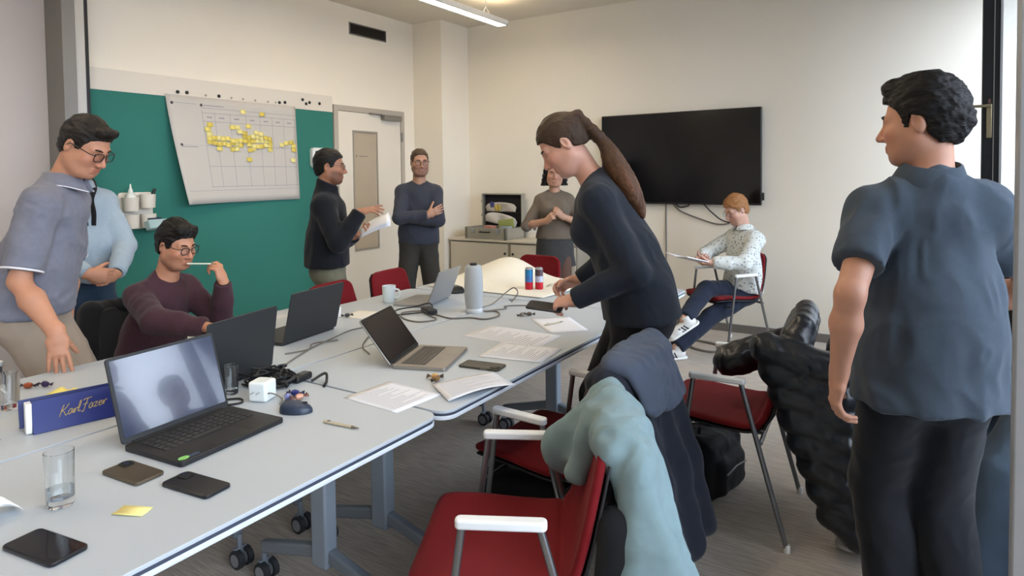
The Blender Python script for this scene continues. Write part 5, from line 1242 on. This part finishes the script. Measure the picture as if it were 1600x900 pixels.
# black cable heap
rc = random.Random(5)
def heap(cx, cy, rx, ry, n, r_, label, name='cable'):
    for i in range(n):
        a0 = rc.uniform(0, 6.28); pts = []
        k = rc.randint(6, 9); sx, sy = rx * rc.uniform(.55, 1), ry * rc.uniform(.5, 1)
        for j in range(k):
            a = a0 + j * rc.uniform(.6, 1.0); pts.append((cx + math.cos(a) * sx + rc.uniform(-.012, .012), cy + math.sin(a) * sy + rc.uniform(-.012, .012), TT + r_ + .004 + rc.uniform(0, .035)))
        pts[0] = (*pts[0][:2], TT + r_); pts[-1] = (*pts[-1][:2], TT + r_)
        cable(name, pts, r_, m_cable, label, 'cables in the black heap')
heap(-2.03, 1.52, .12, .085, 9, .0042, 'black cable coiled in the heap behind the mouse')
for (x_, y_, a, sx, sy, sz, l) in ((-2.02, 1.56, 40, .05, .115, .03, 'black laptop power brick in the cable heap'), (-1.955, 1.60, 10, .04, .085, .026, 'smaller black power brick beside the cable heap')):
    p_ = thing('power_brick', l, 'adapter', (x_, y_, TT), R(a)); MB().box(0, 0, sz / 2, sx, sy, sz).build('brick_body', m_black, p_, bevel=.008, bseg=3); MB().box(0, sy * .1, sz + .0004, sx * .7, sy * .5, .0006).build('rating_label', mat('rating_grey', '4a4c50', .6), p_)
cable('cable', [(-1.90, 1.60, TT + .006), (-1.87, 1.64, TT + .03), (-1.84, 1.62, TT + .012), (-1.815, 1.585, TT + .006)], .0055, m_cable, 'black plug cable lying out of the heap over the seam')
cable('cable', [(-1.93, 1.36, TT + .004), (-1.86, 1.39, TT + .03), (-1.835, 1.42, TT + .006), (-1.80, 1.385, TT + .004), (-1.745, 1.36, TT + .004)], .0025, m_gcable, 'thin grey cable from the white adapter to the mouse')
cable('cable', [(-2.02, 1.30, TT + .004), (-1.97, 1.35, TT + .004), (-1.93, 1.33, TT + .004), (-1.955, 1.29, TT + .004), (-1.99, 1.31, TT + .004)], .004, m_cable, 'small black cable loop beside the big laptop hinge')
z4 = TT + .004
cable('cable', [(-2.16, 1.68, z4), (-2.22, 1.80, z4), (-2.28, 1.93, z4), (-2.33, 2.10, z4), (-2.37, 2.24, z4), (-2.36, 2.36, z4), (-2.46, 2.44, z4)], .0035, m_gcable, 'long grey cable running in front of the charcoal laptop')
cable('cable', [(-2.30, 1.80, z4), (-2.27, 1.90, z4), (-2.33, 1.98, z4), (-2.28, 2.08, z4)], .0032, m_gcable, 'short grey cable squiggle under the charcoal laptop edge')
cable('cable', [(-2.47, 2.43, z4), (-2.34, 2.40, z4), (-2.12, 2.08, z4), (-1.98, 1.98, z4)], .003, m_gcable, 'grey cable leading behind the silver laptop screen')
cable('cable', [(-2.27, 2.71, z4), (-2.15, 2.64, z4), (-2.20, 2.55, z4), (-2.33, 2.58, z4), (-2.42, 2.68, z4), (-2.36, 2.78, z4), (-2.31, 2.80, z4)], .0042, m_gcable, 'brown-grey cable looping round the black hub')
cable('cable', [(-2.31, 2.72, z4 + .006), (-2.42, 2.62, z4), (-2.50, 2.72, z4), (-2.47, 2.84, z4), (-2.36, 2.84, z4 + .03), (-2.30, 2.80, z4)], .004, m_cable, 'dark cable coil behind the black hub')
cable('cable', [(-2.25, 2.74, z4), (-2.10, 2.70, z4), (-2.02, 2.76, z4), (-1.93, 2.77, z4), (-1.91, 2.87, z4), (-1.98, 2.96, z4), (-2.04, 2.93, z4)], .0045, m_gcable, 'grey cable circling the conference camera foot')
cable('cable', [(-2.05, 2.93, z4), (-1.98, 3.05, z4), (-2.02, 3.10, z4), (-1.96, 3.16, z4), (-1.85, 3.20, z4), (-1.72, 3.26, z4), (-1.62, 3.30, z4)], .0035, m_gcable, 'grey cable from the camera toward the woman\'s hand')
cable('cable', [(-2.12, 2.97, z4), (-2.12, 3.12, z4), (-2.10, 3.24, z4 + .05), (-2.07, 3.28, z4 + .075), (-2.03, 3.26, z4 + .05), (-2.05, 3.22, z4)], .004, m_gcable, 'stiff grey cable arching up behind the conference camera')
cable('floor_cable', [(-1.72, 5.55, .008), (-1.62, 5.42, .008), (-1.45, 5.38, .008), (-1.38, 5.52, .008), (-1.5, 5.64, .008), (-1.8, 5.75, .008), (-2.0, 6.1, .008)], .012, m_gcable, 'grey cable looping on the carpet under the reader\'s chair')
# pens
def pen(a, c, r_, label, body, tip, z=TT):
    p_ = thing('pen', label, 'pen', (a[0], a[1], z), 0, 'pens'); d_ = Vector((c[0] - a[0], c[1] - a[1], (c[2] if len(c) > 2 else 0)))
    MB().tube([(0, 0, r_), d_ * .8 + Vector((0, 0, r_))], r_, 10).build('barrel', body, p_); MB().tube([d_ * .8 + Vector((0, 0, r_)), d_ + Vector((0, 0, r_))], [r_, r_ * .25], 10).build('tip', tip, p_)
    MB().box(d_.x * .15, d_.y * .15, d_.z * .15 + r_ * 2.1, .012, .004, .002, rz=math.atan2(d_.y, d_.x)).build('clip', m_grey, p_)
pen((-1.555, 1.355), (-1.42, 1.37), .0048, 'wooden ballpoint pen near the table edge', mat('pen_wood', 'b9ad93', .5), mat('pen_tip', '77705f', .4, metal=.5))
pen((-1.585, 2.80), (-1.545, 2.92), .0045, 'tan ballpoint pen on the blank sheet', mat('pen_wood', ''), mat('pen_tip', ''), TT + .0014)
# sweets in twisted wrappers
def sweet(x_, y_, a, c1, c2, label, n=1):
    s_ = thing('wrapped_sweet', label, 'sweet', (x_, y_, TT), R(a), 'wrapped sweets'); 
    MB().lathe([(0, -.014), (.008, -.012), (.0115, 0), (.008, .012), (0, .014)], 12).build('sweet_body', mat('foil_' + c1, c1, .3, metal=.3), s_).matrix_local = Matrix.Translation((0, 0, .0115)) @ Matrix.Rotation(R(90), 4, 'Y')
    for k in (-1, 1):
        MB()._add([(k * .012, 0, .011), (k * .03, .012, .018), (k * .032, .004, .006), (k * .031, -.004, .016), (k * .03, -.012, .007)], [(0, 1, 2), (0, 2, 3), (0, 3, 4)]).build('wrapper_twist', mat('twist_' + c2, c2, .35), s_, solid=.0006)
for a in ((-1.835, 1.475, 20, '2f3474', '26284a', 'navy wrapped sweet behind the mouse'), (-1.79, 1.455, 70, 'c08e78', '6a3d33', 'copper wrapped sweet behind the mouse'), (-1.825, 1.435, -40, '8e93c8', '2a2d55', 'lilac wrapped sweet touching the mouse'),
          (-1.53, 1.865, 30, 'b7925c', '4a3426', 'gold wrapped sweet beside the silver laptop corner'), (-1.505, 1.845, 100, '8a6a42', '2c211a', 'brown wrapped sweet by the silver laptop corner'),
          (-1.775, 2.965, 20, '5a5048', '2a2521', 'dark wrapped sweet above the blank sheet'), (-1.80, 2.93, 80, '6e6258', '3a322c', 'grey wrapped sweet left of the blank sheet'),
          (-2.755, 1.03, 40, '9a4a2c', '2c2233', 'orange wrapped sweet at the far left table edge'), (-2.72, 1.07, 10, '3a2c52', '2a2036', 'purple wrapped sweet at the far left table edge'),
          (-2.62, 2.46, 60, '2a2a2c', '1c1c1e', 'black twisted wrapper behind the charcoal laptop')): sweet(*a)
wr = MB(); wr.grid(lambda u, v_: ((u - .5) * .10, (v_ - .5) * .03, .004 + .006 * abs(math.sin(u * 9 + v_ * 3))), 10, 4)
tag(wr.build('silver_wrapper', mat('silver_foil', 'a7a8ac', .3, metal=.6), None, solid=.0006, loc=(-2.30, .745, TT), rz=R(15)), 'silver empty wrapper left of the blue box', 'wrapper')
tn = MB(); tn.grid(lambda u, v_: ((u - .5) * .08 * (1 - .3 * v_), (v_ - .5) * .09, .004 + .028 * math.sin(v_ * 3.1) * (1 + .4 * math.sin(u * 9))), 9, 9)
tag(tn.build('paper_napkin', m_white, None, solid=.0008, loc=(-1.765, .585, TT)), 'crumpled white napkin at the left picture edge', 'napkin')
tc_ = thing('small_bottle', 'small white bottle behind the charcoal laptop', 'bottle', (-2.68, 2.44, TT)); MB().lathe([(.022, 0), (.024, .05), (.012, .062), (.012, .072)], 16).build('bottle_body', m_white, tc_); MB().lathe([(.014, .07), (.014, .088), (0, .09)], 14).build('cap', m_white, tc_)
# handheld things
o3 = P3['hd'](.008, .100, -.073); hn3 = P3['J']['L'][1] + P3['J']['L'][2] * .10
pen(tuple(o3[:2]), (float(hn3[0]) + .0, float(hn3[1]), float(hn3[2] - o3[2])), .0042, 'pale pen between the seated man\'s lips and fingers', mat('pen_cream', 'cfd3bd', .4), mat('pen_tip', ''), float(o3[2]) - .004)
h4 = P4['J']['L']; c4 = h4[1] + h4[2] * .13 + V3(0, 0, .025)
bk = thing('paper_booklet', 'folded white papers held by the man in the black fleece', 'paper', tuple(c4), R(32))
for k in range(4):
    q = MB(); q.M = Matrix.Rotation(R(-20 - k * 2), 4, 'Y') @ Matrix.Rotation(R(28), 4, 'X'); q.grid(lambda u, v_: ((u - .42) * .235, (v_ - .5) * .15, k * .0035 + .012 * math.sin(u * 2.6)), 8, 3); q.build('page', m_pap, bk, solid=.0008)
nbk = thing('notebook', 'open white notebook on the seated reader\'s lap', 'notebook', (-1.60, 5.16, .80), R(232 - 90))
for sg in (-1, 1):
    q = MB(); q.M = Matrix.Rotation(R(14), 4, 'X') @ Matrix.Rotation(R(-sg * 6), 4, 'Y'); q.box(sg * .075, 0, 0, .15, .21, .008).build('page_block', m_pap, nbk, bevel=.001)
# ================================================================== garments and bags
def garment(name, prims, base, m, label, cat, amp=.008, sc=(9, 9, 6), vox=.008, seed=3, cuts=(), Rm=np.eye(3), group=None, sm=1, drape=None):
    f_ = Field(prims, vox)
    for c_, n_ in cuts: f_.cut(c_, n_)
    Pg, Qg = f_.mesh(); Ng = vnorm(Pg, Qg); Pg = folds(Pg, Ng, amp, Rm, sc, seed)
    if drape:
        ax_, fq, am, zt = drape; L = (Pg - np.asarray(base)) @ np.asarray(ax_); ph = noise3(Pg * 4, seed + 2) * 2.2; k_ = np.clip((zt - Pg[:, 2]) / .25, 0, 1)
        Pg = Pg + Ng * (am * k_ * np.sin(L * fq + ph))[:, None]
    Pg = smooth_mesh(Pg, Qg, sm, .4)
    return tag(np_obj(name, Pg, Qg, m, None, np.array(base, float)), label, cat, group)
def frame_of(ch_): 
    a = ch_.rotation_euler[2]; return np.array(ch_.location), rz3(a)
def at(ch_, x, y, z): L, Rz_ = frame_of(ch_); return L + Rz_ @ V3(x, y, z)
# pale teal sweatshirt over the nearest chair
c1 = chair1; R1 = frame_of(c1)[1]; sx1 = R1[:, 0]
g1 = [(rcone(at(c1, -.15, -.30, .80), at(c1, .19, -.305, .815), .055, .05), .03),
      (rcone(at(c1, .02, -.36, .78), at(c1, .03, -.47, .30), .040, .045, sx1, 4.6), .05), (rcone(at(c1, .03, -.47, .32), at(c1, .03, -.50, .08), .045, .04, sx1, 4.6), .05),
      (rcone(at(c1, .10, -.25, .79), at(c1, .12, -.205, .64), .035, .035, sx1, 2.6), .04),
      (rcone(at(c1, .16, -.27, .76), at(c1, .20, -.17, .66), .05, .055), .04), (rcone(at(c1, -.15, -.34, .76), at(c1, -.21, -.38, .50), .055, .06), .04), (rcone(at(c1, -.21, -.38, .50), at(c1, -.22, -.43, .22), .06, .05), .03)]
garment('sweatshirt', g1, at(c1, 0, -.3, .8), cloth('pale_teal_jersey', '788d90', var=.05, vscale=30), 'pale teal sweatshirt draped over the nearest chair back', 'sweatshirt', .012, (13, 13, 6), .006, 5, drape=(sx1, 48, .022, .86))
g1b = [(rcone(at(c1, -.02, -.345, .60), at(c1, -.05, -.40, .10), .04, .045, sx1, 4.2), .05), (rcone(at(c1, -.20, -.30, .62), at(c1, -.24, -.31, .20), .05, .055), .04)]
garment('dark_jacket', g1b, at(c1, 0, -.35, .6), cloth('black_jacket_cloth', '17181b'), 'black jacket hanging beneath the pale teal sweatshirt', 'jacket', .008, (9, 9, 4), .008, 9, drape=(sx1, 45, .012, .65))
# navy coat over the second chair
c2 = chair2; R2 = frame_of(c2)[1]; sx2 = R2[:, 0]
g2 = [(rcone(at(c2, -.17, -.31, .80), at(c2, .18, -.31, .81), .05, .05), .03), (rcone(at(c2, 0, -.355, .79), at(c2, .0, -.44, .45), .045, .05, sx2, 4.4), .05), (rcone(at(c2, 0, -.44, .45), at(c2, 0, -.50, .22), .05, .055, sx2, 4.8), .05),
      (rcone(at(c2, -.18, -.33, .78), at(c2, -.24, -.40, .32), .055, .06), .04), (rcone(at(c2, .17, -.33, .77), at(c2, .22, -.42, .30), .055, .06), .04), (rcone(at(c2, .0, -.245, .80), at(c2, .0, -.225, .70), .025, .025, sx2, 6.5), .04)]
garment('navy_coat', g2, at(c2, 0, -.3, .8), cloth('navy_coat_cloth', '20232d'), 'dark navy coat hanging over the second chair back', 'coat', .010, (12, 12, 5), .007, 15, drape=(sx2, 38, .016, .82))
g2c = [(rcone(at(c2, -.15, -.32, .855), at(c2, .16, -.32, .865), .042, .048), .03), (rcone(at(c2, .0, -.385, .85), at(c2, .0, -.445, .72), .035, .03, sx2, 5.0), .04)]
garment('slate_scarf', g2c, at(c2, 0, -.3, .84), cloth('slate_lining', '4a5261', var=.1), 'slate grey cloth folded on top of the navy coat', 'scarf', .012, (12, 12, 8), .006, 25)
# puffer jacket over the third chair
c3 = chair3; R3 = frame_of(c3)[1]; sx3 = R3[:, 0]
pf = [(rcone(at(c3, -.17, -.31, .83), at(c3, .17, -.31, .84), .060, .060), .02), (rcone(at(c3, -.16, -.33, .885), at(c3, .05, -.33, .90), .042, .045), .02)]
for i in range(8):                       # near front panel, quilted in sloping rows
    z_ = .80 - i * .088; ya = -.20 - i * .034; yb_ = -.46 - i * .010
    pf.append((rcone(at(c3, -.235, ya, z_ - .005), at(c3, -.225, yb_, z_ - .075), .060 - .001 * i, .064 - .001 * i), .022))
    if i < 7: pf.append((rcone(at(c3, -.18, yb_ - .02, z_ - .06), at(c3, .16, yb_ - .01, z_ - .06), .068, .064), .030))
for i in range(5):                       # sleeve hanging down the back
    pf.append((rcone(at(c3, -.15 + .01 * i, -.50 - .012 * i, .76 - .115 * i), at(c3, -.14 + .01 * i, -.51 - .012 * i, .675 - .115 * i), .058, .060), .030))
for i in range(4):                       # sleeve lying forward over the seat
    pf.append((rcone(at(c3, .10 - .03 * i, -.24 + .062 * i, .74 - .022 * i), at(c3, .09 - .03 * i, -.20 + .062 * i, .725 - .022 * i), .066, .066), .030))
garment('puffer_jacket', pf, at(c3, 0, -.35, .8), mat('puffer_nylon', '14161b', .36, var=.1, vscale=6, bump=.5, bscale=22, spec=.6, bdist=.004), 'glossy black puffer jacket over the third chair back', 'jacket', .007, (16, 16, 16), .007, 35)
# bags on the floor
def bag(cx, cy, rz, w_, d_, h_, label, seed):
    Rb = rz3(R(rz)); c_ = V3(cx, cy, h_ / 2 + .004)
    t_ = thing('backpack', label, 'bag', (cx, cy, 0), 0, 'dark bags on the floor')
    f_ = Field([(rbox(c_, Rb, V3(w_ / 2, d_ / 2, h_ / 2), .05), 0), (rbox(c_ + Rb @ V3(0, -d_ * .45, -h_ * .12), Rb, V3(w_ * .36, d_ * .22, h_ * .3), .03), .03)], .010)
    Pb, Qb = f_.mesh(); Pb = folds(Pb, vnorm(Pb, Qb), .009, np.eye(3), (8, 8, 8), seed); Pb[:, 2] = np.maximum(Pb[:, 2], .003); np_obj('bag_body', Pb, Qb, cloth('bag_nylon', '16171a', rough=.7), t_, (cx, cy, 0))
    hd_ = [Rb @ V3(x, 0, z) + V3(0, 0, h_ - .01) for x, z in ((-.07, 0), (-.05, .05), (.05, .05), (.07, 0))]
    MB().tube([Vector(p) for p in spline([tuple(p) for p in hd_], 5)], .008, 6).build('carry_handle', m_black, t_)
    zp = [Rb @ V3(x, -d_ * .70, 0) + V3(0, 0, z) for x, z in ((-w_ * .3, h_ * .5), (0, h_ * .54), (w_ * .3, h_ * .5))]
    MB().tube([Vector(p) for p in zp], .004, 6).build('zip', m_grey, t_)
bag(-1.30, 2.22, 8, .40, .26, .33, 'black backpack standing under the second chair', 3)
bag(-.86, 3.06, 80, .34, .22, .27, 'black bag standing under the puffer jacket chair', 8)
# black jacket on the maroon man's chair
garment('black_jacket', [(rcone((-3.72, 1.70, .80), (-3.72, 2.06, .80), .045, .045), .03), (rcone((-3.76, 1.88, .78), (-3.80, 1.88, .35), .04, .05, (0, 1, 0), 4.5), .05), (rcone((-3.70, 1.68, .80), (-3.62, 1.60, .45), .055, .06), .04)], (-3.74, 1.88, .8), cloth('black_jacket_cloth', ''), 'black jacket over the chair of the man in maroon', 'jacket', .010, (9, 9, 4), .009, 44)
# wrist watches
def watch(P_, q, label_m, col):
    E, Wr, d, n, opt = P_['J'][q]; u = un(Wr - E); c_ = Wr - u * .012; a1 = un(np.cross(u, n)); a2 = np.cross(u, a1); b_ = P_['base']
    ring = [Vector(c_ + a1 * .032 * math.cos(a) + a2 * .026 * math.sin(a) - b_) for a in np.linspace(0, 6.283, 24, endpoint=False)]
    w_ = MB()
    for k in (-.006, 0, .006): w_.tube([p + Vector(u * k) for p in ring], .0045, 6, closed=True)
    w_.build('watch', col, P_['root'])
watch(P2, 'L', '', m_black); watch(P3, 'L', '', m_black); watch(P5, 'R', '', mat('watch_steel', 'c9cacb', .3, metal=.6)); watch(P8, 'R', '', m_black)
print('all', round(time.time() - T0, 1))
